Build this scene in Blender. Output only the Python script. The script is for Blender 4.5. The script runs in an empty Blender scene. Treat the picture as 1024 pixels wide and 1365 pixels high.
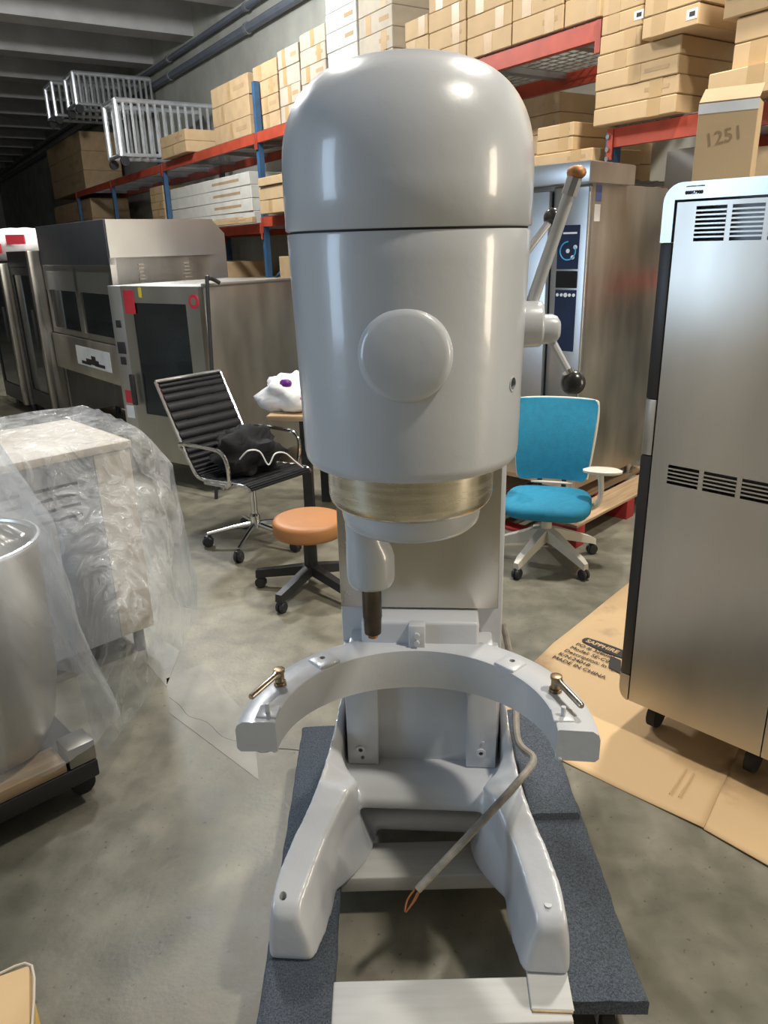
import bpy, bmesh, math, random
from mathutils import Vector, Matrix, noise
random.seed(7)
C = bpy.context.scene.collection
scn = bpy.context.scene
PI = math.pi

# ------------------------------------------------------------------ camera
H = 1.75                                   # eye height in metres
PITCH, ROLL, FPX = math.radians(19.6), math.radians(1.5), 1000.0
fwd = Vector((0, math.cos(PITCH), -math.sin(PITCH)))
r0 = Vector((1, 0, 0)); u0 = r0.cross(fwd)
rgt = r0 * math.cos(ROLL) - u0 * math.sin(ROLL)
upv = r0 * math.sin(ROLL) + u0 * math.cos(ROLL)
EYE = Vector((0, 0, H))
cam = bpy.data.cameras.new('camera'); camo = bpy.data.objects.new('camera', cam); C.objects.link(camo)
m = Matrix((rgt, upv, -fwd)).transposed().to_4x4(); m.translation = EYE
camo.matrix_world = m
cam.sensor_fit = 'VERTICAL'; cam.sensor_height = 36.0; cam.lens = FPX / 1365 * 36.0
cam.clip_start = .02; cam.clip_end = 200
scn.camera = camo

# ------------------------------------------------------------------ light
W = bpy.data.worlds.new('world'); scn.world = W; W.use_nodes = True
W.node_tree.nodes['Background'].inputs[0].default_value = (.70, .74, .80, 1)
W.node_tree.nodes['Background'].inputs[1].default_value = .22
def area(name, loc, facing, sx, sy, power, col):
    l = bpy.data.lights.new(name, 'AREA'); l.shape = 'RECTANGLE'; l.size = sx; l.size_y = sy
    l.energy = power; l.color = col
    o = bpy.data.objects.new(name, l); C.objects.link(o); o.location = loc
    o.rotation_euler = Vector(facing).to_track_quat('-Z', 'Y').to_euler()
    return o
# ceiling lamps hang under the beams and shine straight down; the two openings lie in the side walls
area('ceiling_lamp_right_offscreen', (2.4, .5, 5.2), (0, 0, -1), .35, .35, 230, (1, .93, .82))
area('ceiling_lamp_back_offscreen', (1.8, 3.9, 5.2), (0, 0, -1), .35, .35, 240, (1, .95, .86))
area('ceiling_lamp_aisle_offscreen', (-1.2, 5.0, 5.2), (0, 0, -1), .35, .35, 170, (1, .97, .92))
fl = bpy.data.lights.new('ceiling_lamp_far_offscreen', 'POINT'); fl.energy = 900; fl.color = (.95, .97, 1); fl.shadow_soft_size = .25   # bare lamp: also lights the wall top and beams
flo = bpy.data.objects.new('ceiling_lamp_far_offscreen', fl); C.objects.link(flo); flo.location = (-3.2, 8.8, 5.2)
area('window_left_offscreen', (-5.0, -.1, 2.2), (.846, .533, 0), 1.3, 2.8, 115, (.58, .77, 1))
area('door_right_offscreen', (7.1, -.33, 1.9), (-.846, -.533, 0), 1.4, 2.8, 270, (1, .86, .66))
scn.view_settings.view_transform = 'Standard'; scn.view_settings.look = 'None'
scn.view_settings.exposure = -.25; scn.view_settings.gamma = 1.0
scn.view_settings.use_curve_mapping = False

# ------------------------------------------------------------------ pixel helpers (directions only)
def ray(x, y): return fwd + rgt * ((x - 512) / FPX) - upv * ((y - 682.5) / FPX)
def G(x, y, z=0.0):
    d = ray(x, y); return EYE + d * ((z - H) / d.z)
def onplane(x, y, p, n):
    d = ray(x, y); return EYE + d * ((Vector(p) - EYE).dot(n) / d.dot(n))
def AtY(x, y, Y): return onplane(x, y, (0, Y, 0), Vector((0, 1, 0)))
def along(c, d, x, hi=12.0):
    """distance along horizontal direction d from c whose picture x is x"""
    c = Vector(c); d = Vector(d); lo = 0.0
    def px(s):
        v = c + d * s - EYE; return 512 + FPX * v.dot(rgt) / v.dot(fwd)
    sgn = 1 if px(hi) > px(lo) else -1
    for _ in range(50):
        mid = (lo + hi) / 2
        if (px(mid) - x) * sgn < 0: lo = mid
        else: hi = mid
    return lo

# ------------------------------------------------------------------ materials
def mat(name, col, rough=.5, metal=0.0, var=.12, scale=6.0, bump=0.0, bscale=40.0, stretch=(1, 1, 1), col2=None, thr=None, coat=0.0, rvar=0.0, detail=5.0):
    M = bpy.data.materials.new(name); M.use_nodes = True
    nt = M.node_tree; N = nt.nodes; L = nt.links; b = N['Principled BSDF']
    b.inputs['Roughness'].default_value = rough; b.inputs['Metallic'].default_value = metal
    if coat: b.inputs['Coat Weight'].default_value = coat; b.inputs['Coat Roughness'].default_value = .09
    tc = N.new('ShaderNodeTexCoord'); mp = N.new('ShaderNodeMapping'); mp.inputs['Scale'].default_value = stretch
    L.new(tc.outputs['Object'], mp.inputs['Vector'])
    nz = N.new('ShaderNodeTexNoise'); nz.inputs['Scale'].default_value = scale; nz.inputs['Detail'].default_value = detail
    L.new(mp.outputs[0], nz.inputs['Vector'])
    cr = N.new('ShaderNodeValToRGB'); e = cr.color_ramp.elements
    c2 = col2 or tuple(min(1, c * (1 + var)) for c in col)
    c1 = col if col2 else tuple(c * (1 - var) for c in col)
    e[0].color = (*c1, 1); e[1].color = (*c2, 1)
    e[0].position, e[1].position = thr or (.3, .7)
    L.new(nz.outputs[0], cr.inputs[0]); L.new(cr.outputs[0], b.inputs['Base Color'])
    if rvar:
        mr = N.new('ShaderNodeMapRange'); mr.inputs['From Min'].default_value = .3; mr.inputs['From Max'].default_value = .7
        mr.inputs['To Min'].default_value = rough - rvar; mr.inputs['To Max'].default_value = rough + rvar
        L.new(nz.outputs[0], mr.inputs[0]); L.new(mr.outputs[0], b.inputs['Roughness'])
    if bump:
        n2 = N.new('ShaderNodeTexNoise'); n2.inputs['Scale'].default_value = bscale; n2.inputs['Detail'].default_value = 4
        L.new(mp.outputs[0], n2.inputs['Vector'])
        bp = N.new('ShaderNodeBump'); bp.inputs['Strength'].default_value = bump; bp.inputs['Distance'].default_value = .01
        L.new(n2.outputs[0], bp.inputs['Height']); L.new(bp.outputs[0], b.inputs['Normal'])
    return M
def concrete_floor():
    M = mat('floor_concrete', (.25, .235, .195), .42, 0, bump=.12, bscale=60)
    nt = M.node_tree; N = nt.nodes; L = nt.links; b = N['Principled BSDF']
    tc = N.new('ShaderNodeTexCoord')
    def nz(s, d=6, dist=0):
        n = N.new('ShaderNodeTexNoise'); n.inputs['Scale'].default_value = s; n.inputs['Detail'].default_value = d
        n.inputs['Distortion'].default_value = dist; L.new(tc.outputs['Object'], n.inputs['Vector']); return n
    a, c, s = nz(1.1, 8, .6), nz(9, 8, .3), nz(55, 3)
    r1 = N.new('ShaderNodeValToRGB'); r1.color_ramp.elements[0].position = .34; r1.color_ramp.elements[1].position = .68
    r1.color_ramp.elements[0].color = (.145, .135, .102, 1); r1.color_ramp.elements[1].color = (.29, .272, .215, 1)
    L.new(a.outputs[0], r1.inputs[0])
    r2 = N.new('ShaderNodeValToRGB'); r2.color_ramp.elements[0].position = .35; r2.color_ramp.elements[1].position = .7
    r2.color_ramp.elements[0].color = (.72, .72, .70, 1); r2.color_ramp.elements[1].color = (1.12, 1.12, 1.1, 1)
    L.new(c.outputs[0], r2.inputs[0])
    mx = N.new('ShaderNodeMix'); mx.data_type = 'RGBA'; mx.blend_type = 'MULTIPLY'; mx.inputs[0].default_value = 1
    L.new(r1.outputs[0], mx.inputs[6]); L.new(r2.outputs[0], mx.inputs[7])
    r3 = N.new('ShaderNodeValToRGB'); r3.color_ramp.elements[0].position = .27; r3.color_ramp.elements[1].position = .34
    r3.color_ramp.elements[0].color = (.45, .42, .38, 1); r3.color_ramp.elements[1].color = (1, 1, 1, 1)
    L.new(s.outputs[0], r3.inputs[0])
    m2 = N.new('ShaderNodeMix'); m2.data_type = 'RGBA'; m2.blend_type = 'MULTIPLY'; m2.inputs[0].default_value = .8
    L.new(mx.outputs[2], m2.inputs[6]); L.new(r3.outputs[0], m2.inputs[7])
    L.new(m2.outputs[2], b.inputs['Base Color'])
    mr = N.new('ShaderNodeMapRange'); mr.inputs[3].default_value = .32; mr.inputs[4].default_value = .62
    L.new(c.outputs[0], mr.inputs[0]); L.new(mr.outputs[0], b.inputs['Roughness'])
    return M
def film_mat(name, alpha, tint, bscale=9.0, bump=.9):
    M = bpy.data.materials.new(name); M.use_nodes = True; nt = M.node_tree; N = nt.nodes; L = nt.links
    b = N['Principled BSDF']; b.inputs['Base Color'].default_value = (*tint, 1); b.inputs['Roughness'].default_value = .13
    b.inputs['Specular IOR Level'].default_value = .9
    tr = N.new('ShaderNodeBsdfTransparent'); tr.inputs[0].default_value = (.93, .95, .97, 1)
    mx = N.new('ShaderNodeMixShader')
    tc = N.new('ShaderNodeTexCoord'); nz = N.new('ShaderNodeTexNoise'); nz.inputs['Scale'].default_value = bscale; nz.inputs['Detail'].default_value = 4; nz.inputs['Distortion'].default_value = 1.6
    mp = N.new('ShaderNodeMapping'); mp.inputs['Scale'].default_value = (1, 1, .45); L.new(tc.outputs['Object'], mp.inputs[0]); L.new(mp.outputs[0], nz.inputs['Vector'])
    bp = N.new('ShaderNodeBump'); bp.inputs['Strength'].default_value = bump; bp.inputs['Distance'].default_value = .03
    L.new(nz.outputs[0], bp.inputs['Height']); L.new(bp.outputs[0], b.inputs['Normal'])
    mr = N.new('ShaderNodeMapRange'); mr.inputs[1].default_value = .35; mr.inputs[2].default_value = .75; mr.inputs[3].default_value = alpha * .6; mr.inputs[4].default_value = min(1, alpha * 1.9)
    L.new(nz.outputs[0], mr.inputs[0]); L.new(mr.outputs[0], mx.inputs[0])
    L.new(tr.outputs[0], mx.inputs[1]); L.new(b.outputs[0], mx.inputs[2]); L.new(mx.outputs[0], N['Material Output'].inputs[0])
    return M

M_FLOOR = concrete_floor()
M_PATCH = mat('floor_patch_concrete', (.25, .238, .198), .5, var=.22, scale=5, bump=.1)
M_WALL = mat('wall_concrete', (.50, .50, .44), .85, var=.16, scale=1.6, bump=.15, bscale=12)
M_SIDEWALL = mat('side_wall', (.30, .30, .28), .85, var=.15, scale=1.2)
M_CEIL = mat('ceiling_concrete', (.42, .42, .40), .8, var=.12, scale=2)
M_BEAMC = mat('ceiling_beam_concrete', (.55, .54, .52), .8, var=.12, scale=2)
M_PIPE = mat('grey_pipe', (.16, .18, .22), .45, var=.1)
M_PAINT = mat('grey_machine_paint', (.48, .50, .53), .30, var=.02, scale=3, bump=.05, bscale=45, coat=.5)
M_CAST = mat('grey_cast_paint', (.52, .535, .56), .30, var=.03, scale=4, bump=.08, bscale=45, coat=.5)
M_SEAM = mat('dark_seam', (.03, .03, .03), .8)
M_BAND = mat('brushed_band_steel', (.66, .61, .51), .26, 1, var=.12, scale=9, stretch=(1, 1, 12), rvar=.06)
M_STEEL = mat('stainless_steel', (.50, .475, .43), .36, 1, var=.16, scale=3, stretch=(1, 1, .4), rvar=.07)
M_STEELD = mat('worn_stainless', (.45, .42, .375), .42, 1, var=.3, scale=3.5, stretch=(1, 1, .35), rvar=.09)
M_STEELG = mat('grey_stainless', (.42, .41, .38), .4, 1, var=.16, scale=3, stretch=(1, 1, .4), rvar=.07)
M_HOOD = mat('hood_stainless', (.54, .55, .56), .33, 1, var=.06, scale=3)
M_STEELB = mat('bright_stainless', (.52, .53, .54), .33, 1, var=.08, scale=3)
M_PLATE = mat('splash_plate_steel', (.49, .465, .42), .3, 1, var=.14, scale=4, stretch=(1, 1, .4), rvar=.06)
M_CHROME = mat('chrome', (.72, .72, .72), .12, 1, var=.03)
M_SHAFT = mat('dark_shaft_steel', (.10, .085, .07), .4, .9, var=.35, scale=18)
M_BRASS = mat('worn_bronze', (.30, .22, .13), .38, .9, var=.5, scale=30)
M_RUST = mat('rusty_copper_end', (.42, .20, .09), .55, .5, var=.5, scale=60)
M_BALL = mat('black_ball', (.025, .024, .024), .22, var=.3, scale=20)
M_BLACK = mat('black_plastic', (.022, .022, .024), .45)
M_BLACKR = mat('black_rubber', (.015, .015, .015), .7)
M_COPPER = mat('copper_wire', (.72, .30, .14), .35, 1, var=.1)
M_CABLE = mat('grey_cable', (.23, .21, .18), .6, var=.25, scale=40)
M_CARPET = mat('blue_grey_carpet', (.10, .12, .15), .95, var=.5, scale=240, bump=1, bscale=400, detail=2)
M_WHITEWOOD = mat('white_painted_wood', (.50, .50, .485), .6, var=.06, scale=5, stretch=(1, 12, 12))
M_WOOD = mat('raw_wood', (.42, .29, .17), .7, var=.25, scale=4, stretch=(1, 14, 14))
M_WOODE = mat('wood_edge', (.46, .33, .19), .8, var=.3, scale=30)
M_CARD = mat('cardboard', (.50, .35, .19), .8, var=.08, scale=4)
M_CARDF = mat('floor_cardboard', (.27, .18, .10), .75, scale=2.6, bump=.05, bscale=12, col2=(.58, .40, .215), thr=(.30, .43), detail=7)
M_CARDW = mat('pale_carton', (.60, .58, .52), .8, var=.07)
M_CARDG = mat('greyed_carton', (.46, .40, .31), .8, var=.1)
M_CARDD = mat('brown_carton', (.48, .335, .185), .8, var=.1)
M_TAPE = mat('brown_packing_tape', (.45, .30, .145), .4, var=.08)
M_WTAPE = mat('white_tape', (.74, .74, .72), .5)
M_PAPER = mat('white_label_paper', (.80, .80, .80), .6)
M_INK = mat('black_print', (.035, .03, .028), .8)
M_INKF = mat('faded_print', (.41, .28, .15), .8)
M_INKF2 = mat('faded_marker', (.30, .20, .10), .8)
M_ORANGE = mat('orange_rack_paint', (.42, .062, .03), .5, var=.2, scale=5)
M_BLUER = mat('blue_rack_paint', (.035, .10, .20), .5, var=.2, scale=5)
M_WIRE = mat('galvanized_wire', (.40, .40, .40), .4, .9)
M_TEAL = mat('teal_fabric', (.010, .20, .33), .8, var=.10, scale=30, bump=.25, bscale=300)
M_CREAM = mat('cream_plastic', (.62, .58, .49), .4, var=.03)
M_LEATHER = mat('black_leather', (.010, .010, .013), .36, var=.2)
M_CLOTH = mat('black_cloth', (.006, .0065, .008), .9, var=.3)
M_TAN = mat('tan_vinyl', (.42, .185, .066), .5, var=.06)
M_RED = mat('red_pallet_paint', (.38, .028, .03), .65, var=.25)
M_NAVY = mat('navy_panel', (.010, .022, .065), .25)
M_SCREEN = mat('black_glass', (.008, .009, .011), .08)
M_GLASSD = mat('dark_oven_glass', (.012, .017, .020), .07, var=.6, scale=2)
M_CYAN = mat('cyan_print', (.05, .42, .75), .4)
M_WHITEB = mat('white_button', (.75, .80, .85), .4)
M_BEIGE = mat('beige_enamel', (.50, .43, .34), .5, var=.06)
M_GREYP = mat('grey_sheet_metal', (.34, .34, .36), .4, .5, var=.1)
M_BAG = mat('white_plastic_bag', (.80, .80, .80), .35, var=.05)
M_PURPLE = mat('purple_print', (.12, .01, .20), .4)
M_PINK = mat('pink_print', (.62, .16, .40), .5)
M_REDP = mat('red_label', (.60, .03, .05), .5)
M_YEL = mat('yellow_board', (.62, .40, .10), .6, var=.1)
M_CARTW = mat('white_metal_rail', (.80, .82, .84), .3, .6)
M_TARP = mat('white_woven_bag', (.72, .71, .68), .6, var=.05)
M_FILM = film_mat('clear_plastic_film', .21, (.84, .86, .88), 11.0, 1.0)
M_FILM2 = film_mat('cloudy_plastic_film', .27, (.72, .75, .78), 3.0, .4)

# ------------------------------------------------------------------ mesh collecting
class MB:
    def __init__(s, k=1.0): s.v = []; s.f = []; s.k = k
    def add(s, vs, fs):
        n = len(s.v); s.v += [Vector(v) * s.k for v in vs]; s.f += [tuple(i + n for i in f) for f in fs]; return s
    def box(s, lo, hi, M=None):
        (a, b, c), (d, e, f) = lo, hi
        vs = [Vector(p) for p in ((a,b,c),(d,b,c),(d,e,c),(a,e,c),(a,b,f),(d,b,f),(d,e,f),(a,e,f))]
        if M: vs = [M @ p for p in vs]
        return s.add(vs, [(3,2,1,0),(4,5,6,7),(0,1,5,4),(1,2,6,5),(2,3,7,6),(3,0,4,7)])
    def bbox(s, lo, hi, bev=.01, seg=2, M=None):
        bm = bmesh.new(); bmesh.ops.create_cube(bm, size=1)
        for v in bm.verts:
            for i in range(3): v.co[i] = lo[i] + (v.co[i] + .5) * (hi[i] - lo[i])
        bmesh.ops.bevel(bm, geom=bm.edges[:], offset=bev, segments=seg, profile=.5, affect='EDGES')
        bm.verts.index_update()
        vs = [(M @ v.co) if M else v.co.copy() for v in bm.verts]; fs = [tuple(v.index for v in f.verts) for f in bm.faces]
        bm.free(); return s.add(vs, fs)
    def loft(s, rings, cap=True, closed=True):
        n = len(rings[0]); vs = [p for r in rings for p in r]; fs = []
        for i in range(len(rings) - 1):
            for j in range(n if closed else n - 1):
                k = (j + 1) % n; fs.append((i*n+j, i*n+k, (i+1)*n+k, (i+1)*n+j))
        if cap: fs.append(tuple(range(n - 1, -1, -1))); fs.append(tuple((len(rings)-1)*n + j for j in range(n)))
        return s.add(vs, fs)
    def cyl(s, p, q, r, r2=None, n=20, prof=None):
        p, q = Vector(p), Vector(q); d = (q - p); L = d.length; R = d.to_track_quat('Z', 'Y').to_matrix()
        prof = prof or [(0, r), (1, r if r2 is None else r2)]
        return s.loft([[p + R @ Vector((math.cos(2*PI*j/n)*rr, math.sin(2*PI*j/n)*rr, t*L)) for j in range(n)] for t, rr in prof])
    def ball(s, c, r, n=16, m=10, sc=(1, 1, 1)):
        c = Vector(c); rings = []
        for i in range(1, m):
            a = PI * i / m
            rings.append([c + Vector((math.sin(a)*math.cos(2*PI*j/n)*r*sc[0], math.sin(a)*math.sin(2*PI*j/n)*r*sc[1], -math.cos(a)*r*sc[2])) for j in range(n)])
        return s.loft(rings)
    def tube(s, pts, r, n=8, smooth=0):
        pts = [Vector(p) for p in pts]
        if smooth: pts = spline(pts, smooth)
        rings = []; N = None
        for i, p in enumerate(pts):
            t = (pts[min(i+1, len(pts)-1)] - pts[max(i-1, 0)]).normalized()
            if N is None: N = t.orthogonal().normalized()
            N = (N - t * N.dot(t)).normalized(); B_ = t.cross(N)
            rr = r(i / (len(pts)-1)) if callable(r) else r
            rings.append([p + (N*math.cos(2*PI*j/n) + B_*math.sin(2*PI*j/n)) * rr for j in range(n)])
        return s.loft(rings)
    def prism(s, poly, z0, z1, M=None):
        n = len(poly); vs = [Vector((x, y, z0)) for x, y in poly] + [Vector((x, y, z1)) for x, y in poly]
        if M: vs = [M @ v for v in vs]
        return s.add(vs, [tuple(range(n-1, -1, -1)), tuple(range(n, 2*n))] + [(i, (i+1) % n, n+(i+1) % n, n+i) for i in range(n)])
    def mesh(s, name, material, ang=35):
        me = bpy.data.meshes.new(name); me.from_pydata([tuple(v) for v in s.v], [], s.f); me.validate()
        bm = bmesh.new(); bm.from_mesh(me); bmesh.ops.recalc_face_normals(bm, faces=bm.faces[:]); bm.to_mesh(me); bm.free()
        me.polygons.foreach_set('use_smooth', [True] * len(me.polygons)); me.set_sharp_from_angle(angle=math.radians(ang))
        me.materials.append(material); return me
    def build(s, name, material, parent=None, ang=35):
        o = bpy.data.objects.new(name, s.mesh(name, material, ang)); C.objects.link(o); o.parent = parent; return o
def spline(pts, k):
    out = []; n = len(pts)
    for i in range(n - 1):
        a, b, c, d = pts[max(i-1, 0)], pts[i], pts[i+1], pts[min(i+2, n-1)]
        for j in range(k):
            t = j / k; out.append(.5 * ((2*b) + (c-a)*t + (2*a-5*b+4*c-d)*t*t + (3*b-a-3*c+d)*t**3))
    return out + [pts[-1]]
def tag(o, label, cat, group=None):
    o['label'] = label; o['category'] = cat
    if group: o['group'] = group
    return o
def struct(o): o['kind'] = 'structure'; return o
def thing(name, label, cat, loc=(0, 0, 0), rz=0, group=None):
    o = bpy.data.objects.new(name, None); C.objects.link(o); o.location = loc; o.rotation_euler = (0, 0, rz); o.empty_display_size = .1
    return tag(o, label, cat, group)
def remeshed(o, vox, smooth=6, fac=.5):
    a = o.modifiers.new('r', 'REMESH'); a.mode = 'VOXEL'; a.voxel_size = vox
    b = o.modifiers.new('s', 'SMOOTH'); b.iterations = smooth; b.factor = fac
    dg = bpy.context.evaluated_depsgraph_get(); me = bpy.data.meshes.new_from_object(o.evaluated_get(dg))
    o.modifiers.clear(); o.data = me
    me.polygons.foreach_set('use_smooth', [True] * len(me.polygons))
    return o
def cut(o, mb):
    """bore a real hole into a part"""
    t = mb.build('bore', M_CAST, o.parent); md = o.modifiers.new('b', 'BOOLEAN'); md.operation = 'DIFFERENCE'; md.object = t; md.solver = 'EXACT'
    dg = bpy.context.evaluated_depsgraph_get(); me = bpy.data.meshes.new_from_object(o.evaluated_get(dg))
    o.modifiers.clear(); o.data = me; bpy.data.objects.remove(t)
    me.polygons.foreach_set('use_smooth', [True] * len(me.polygons)); me.set_sharp_from_angle(angle=math.radians(35))
    return o
def text(name, body, size, material, parent, Mx, align='LEFT', bold=0.0):
    cu = bpy.data.curves.new(name, 'FONT'); cu.body = body; cu.size = size; cu.align_x = align; cu.extrude = .0006; cu.offset = bold; cu.resolution_u = 3
    o = bpy.data.objects.new(name, cu); C.objects.link(o)
    dg = bpy.context.evaluated_depsgraph_get(); me = bpy.data.meshes.new_from_object(o.evaluated_get(dg))
    bpy.data.objects.remove(o); me.materials.clear(); me.materials.append(material)
    q = bpy.data.objects.new(name, me); C.objects.link(q); q.parent = parent; q.matrix_local = Mx; return q
def frame(o, x, y):
    x = Vector(x).normalized(); z = x.cross(Vector(y)).normalized(); y = z.cross(x)
    M_ = Matrix((x, y, z)).transposed().to_4x4(); M_.translation = o; return M_

# ================================================================== the setting
RA = Vector((-.533, .846, 0)); RB = Vector((.846, .533, 0))       # along the rack wall / towards it
def AB(a, b, z=0): return RA * a + RB * b + Vector((0, 0, z))
def rk(x, y, b=4.49):
    p = onplane(x, y, RB * b, RB); return p.dot(RA), p.z
RZ = math.atan2(RA.y, RA.x)                                        # local x = along the rack, local -y = into it
def Mab(a, b, z): return frame(AB(a, b, z), RA, -RB)               # x runs along the rack, y towards the viewer

struct(MB().box((-34, -14, -.12), (16, 48, 0)).build('floor', M_FLOOR))
floor_o = bpy.data.objects['floor']
w = MB(); Mw = Mab(0, 5.95, 0)
w.box((-9, -.3, 0), (45, 0, 6.6), Mw); struct(w.build('wall_right', M_WALL))
w = MB(); w.box((45, -.3, 0), (45.3, 11, 6.6), Mw); struct(w.build('wall_back', M_WALL))
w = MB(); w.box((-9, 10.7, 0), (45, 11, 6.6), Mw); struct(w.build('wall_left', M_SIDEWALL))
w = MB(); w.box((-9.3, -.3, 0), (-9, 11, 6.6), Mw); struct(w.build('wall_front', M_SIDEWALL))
w = MB(); w.box((-9, -.3, 6.3), (45, 11, 6.5), Mw); ceil = struct(w.build('ceiling', M_CEIL))
bmw = MB(); bmw.box((0, 0, 0), (.55, 10.7, .75), None); bme = bmw.mesh('ceiling_beam', M_BEAMC)
for i in range(19):
    o = bpy.data.objects.new('ceiling_beam', bme); C.objects.link(o); o.parent = ceil
    o.matrix_local = Mab(-5.0 + i * 2.6, 5.95, 5.58)
for i, (z, r) in enumerate(((5.12, .07), (5.42, .05))):
    p = MB().tube([AB(-2, 5.84, z), AB(44.9, 5.84, z)], r, 10).build('wall_pipe', M_PIPE)
    tag(p, ['thick grey pipe running along the concrete wall', 'thinner grey pipe above the thick wall pipe'][i], 'pipe')
    for a in range(1, 26, 4):
        MB().tube([AB(a, 5.84, z), AB(a + .08, 5.84, z)], r + .02, 10).build('pipe_clamp', M_GREYP, p)

# ground patches
for pts in (((222, 905), (270, 885), (338, 965), (345, 1040), (225, 950)), ((205, 845), (240, 868), (222, 915), (196, 885))):
    g = [G(x, y) for x, y in pts]
    o = MB().prism([(p.x, p.y) for p in g], .0, .0015).build('floor_patch', M_PATCH, floor_o)

ck = [G(x, y, .0004) for x, y in ((226, 930), (240, 941), (252, 955), (276, 963), (296, 982), (320, 990), (348, 1003), (372, 998), (405, 1001))]
MB().tube(ck, .0016, 5, 3).build('floor_crack', M_SEAM, floor_o)
# ================================================================== the mixer
K = 1.1513
OM = Vector((.043 * K, 1.13 * K, 0)); MR = math.atan2(-.088, .996)
mixer = thing('planetary_mixer', 'tall light grey floor mixer with domed head and half-round bowl yoke', 'mixer', OM, MR)
MI = Matrix.Translation(OM) @ Matrix.Rotation(MR, 4, 'Z'); MII = MI.inverted()
def ML(x, y, z): return MII @ G(x, y, z * K) / K            # picture point at mixer height z (mixer units)
def MLv(x, y, v):
    p = onplane(x, y, MI @ Vector((0, v * K, 0)), (MI.to_3x3() @ Vector((0, 1, 0)))); return MII @ p / K
# --- base casting
b = MB(K)
S = [ # v, ob, ot, zto, ti, zti, im, imz, ib
 (-.004, .303, .286, .252, .240, .250, .224, .2, .217), (.012, .309, .295, .272, .236, .268, .217, .2, .208),
 (.07, .303, .288, .302, .219, .296, .207, .21, .195), (.13, .288, .265, .340, .198, .332, .196, .23, .190),
 (.175, .272, .240, .378, .174, .366, .184, .25, .190), (.215, .260, .224, .408, .152, .392, .168, .27, .158),
 (.26, .250, .214, .428, .140, .372, .143, .28, .132), (.295, .247, .210, .438, .172, .385, .150, .28, .120), (.33, .244, .207, .446, .188, .40, .184, .30, .114),
 (.40, .240, .203, .462, .188, .43, .184, .30, .106), (.55, .236, .200, .49, .188, .46, .184, .30, .10), (.72, .22, .195, .42, .186, .40, .182, .28, .10)]
for sg in (-1, 1):
    rings = []
    for v, ob, ot, zo, ti, zi, im, iz, ib in S:
        rings.append([Vector((sg * u, v, z)) for u, z in ((ob, .131), ((ob + ot) / 2 + .004, (zo + .13) / 2), (ot, zo), (ti, zi), (im, iz), (ib, .131))])
    b.loft(rings)
b.loft([[Vector((sx, v, z)) for sx, z in ((-w_, z0), (w_, z0), (w_, z1), (-w_, z1))] for v, w_, z0, z1 in ((.285, .15, .272, .30), (.31, .17, .272, .325), (.34, .186, .272, .338), (.72, .187, .272, .345))])
b.box((-.15, .6, .14), (.15, .73, .4)); b.bbox((-.18, .35, .14), (.18, .43, .205), .025)
base = b.build('base', M_CAST, mixer); remeshed(base, .0052 * K, 16, .5)
for sx, p in ((-1, ML(377, 1191, .283)), (1, ML(731, 1204, .283))):
    if sx < 0: cut(base, MB(K).cyl((p.x, p.y, .20), (p.x, p.y, .32), .0078, n=16))
    else: MB(K).cyl((p.x, p.y, .255), (p.x, p.y, .2805), .0075, n=14).build('bolt_cap', M_CAST, base)
# --- column
MB(K).bbox((-.1825, .395, .33), (.1825, .66, 1.30), .006).build('column', M_PAINT, mixer)
pl = MB(K).box((-.104, .39, .30), (.106, .397, .72)).build('way_plate', M_PAINT, mixer)
for x0, x1, hx in ((-.178, -.104, -.146), (.105, .175, .140)):
    gb = MB(K); gb.bbox((x0, .362, .340), (x1, .40, .66), .003)
    s = 1 if x0 > 0 else -1
    g = gb.build('gib', M_PAINT, mixer)
    cut(g, MB(K).cyl((hx, .350, .383), (hx, .392, .383), .0055, n=10))
    cut(MB(K).cyl((hx, .3635, .383), (hx, .3575, .383), .0115, n=16).build('bolt_head', M_CAST, g), MB(K).cyl((hx, .350, .383), (hx, .392, .383), .0055, n=10))
    MB(K).cyl((hx + .004, .363, .36 if x0 < 0 else .412), (hx + .004, .3595, .36 if x0 < 0 else .412), .004, n=10).build('grease_point', M_SHAFT if x0 < 0 else M_CAST, g)
MB(K).bbox((-.1785, .372, .757), (.171, .3945, 1.28), .002).build('splash_plate', M_PLATE, mixer)
# --- yoke
y_ = MB(K); rings = []
VC = .03
for i in range(61):
    ph = math.radians(-3 + 186 * i / 60); sfac = abs(math.sin(ph)) if 0 < ph < PI else 0
    ri = .256; ro = .331 + .006 * sfac; zt = .700; zb = .636 - .028 * sfac
    c_, s_ = math.cos(ph), math.sin(ph); bv = .007
    rings.append([Vector((c_ * r, VC + s_ * r, z)) for r, z in ((ri, zb), (ri, zt - .002), (ri + .004, zt), (ro - bv*2, zt), (ro - bv * .5, zt - bv), (ro, zt - 2.4*bv), (ro, zb + bv), (ro - bv, zb))])
y_.loft(rings)
yoke = y_.build('yoke', M_CAST, mixer, 40)
MB(K).bbox((-.128, .315, .625), (.128, .40, .752), .008, 3).build('saddle', M_CAST, yoke)
MB(K).bbox((-.16, .330, .63), (.16, .396, .690), .006, 2).build('slide_block', M_CAST, yoke)
MB(K).bbox((-.024, .296, .690), (.012, .325, .752), .004).build('stop_bracket', M_CAST, yoke)
for z in (.712, .731): MB(K).cyl((-.006, .298, z), (-.006, .289, z), .0065, n=6).build('bolt_head', M_CAST, yoke)
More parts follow.
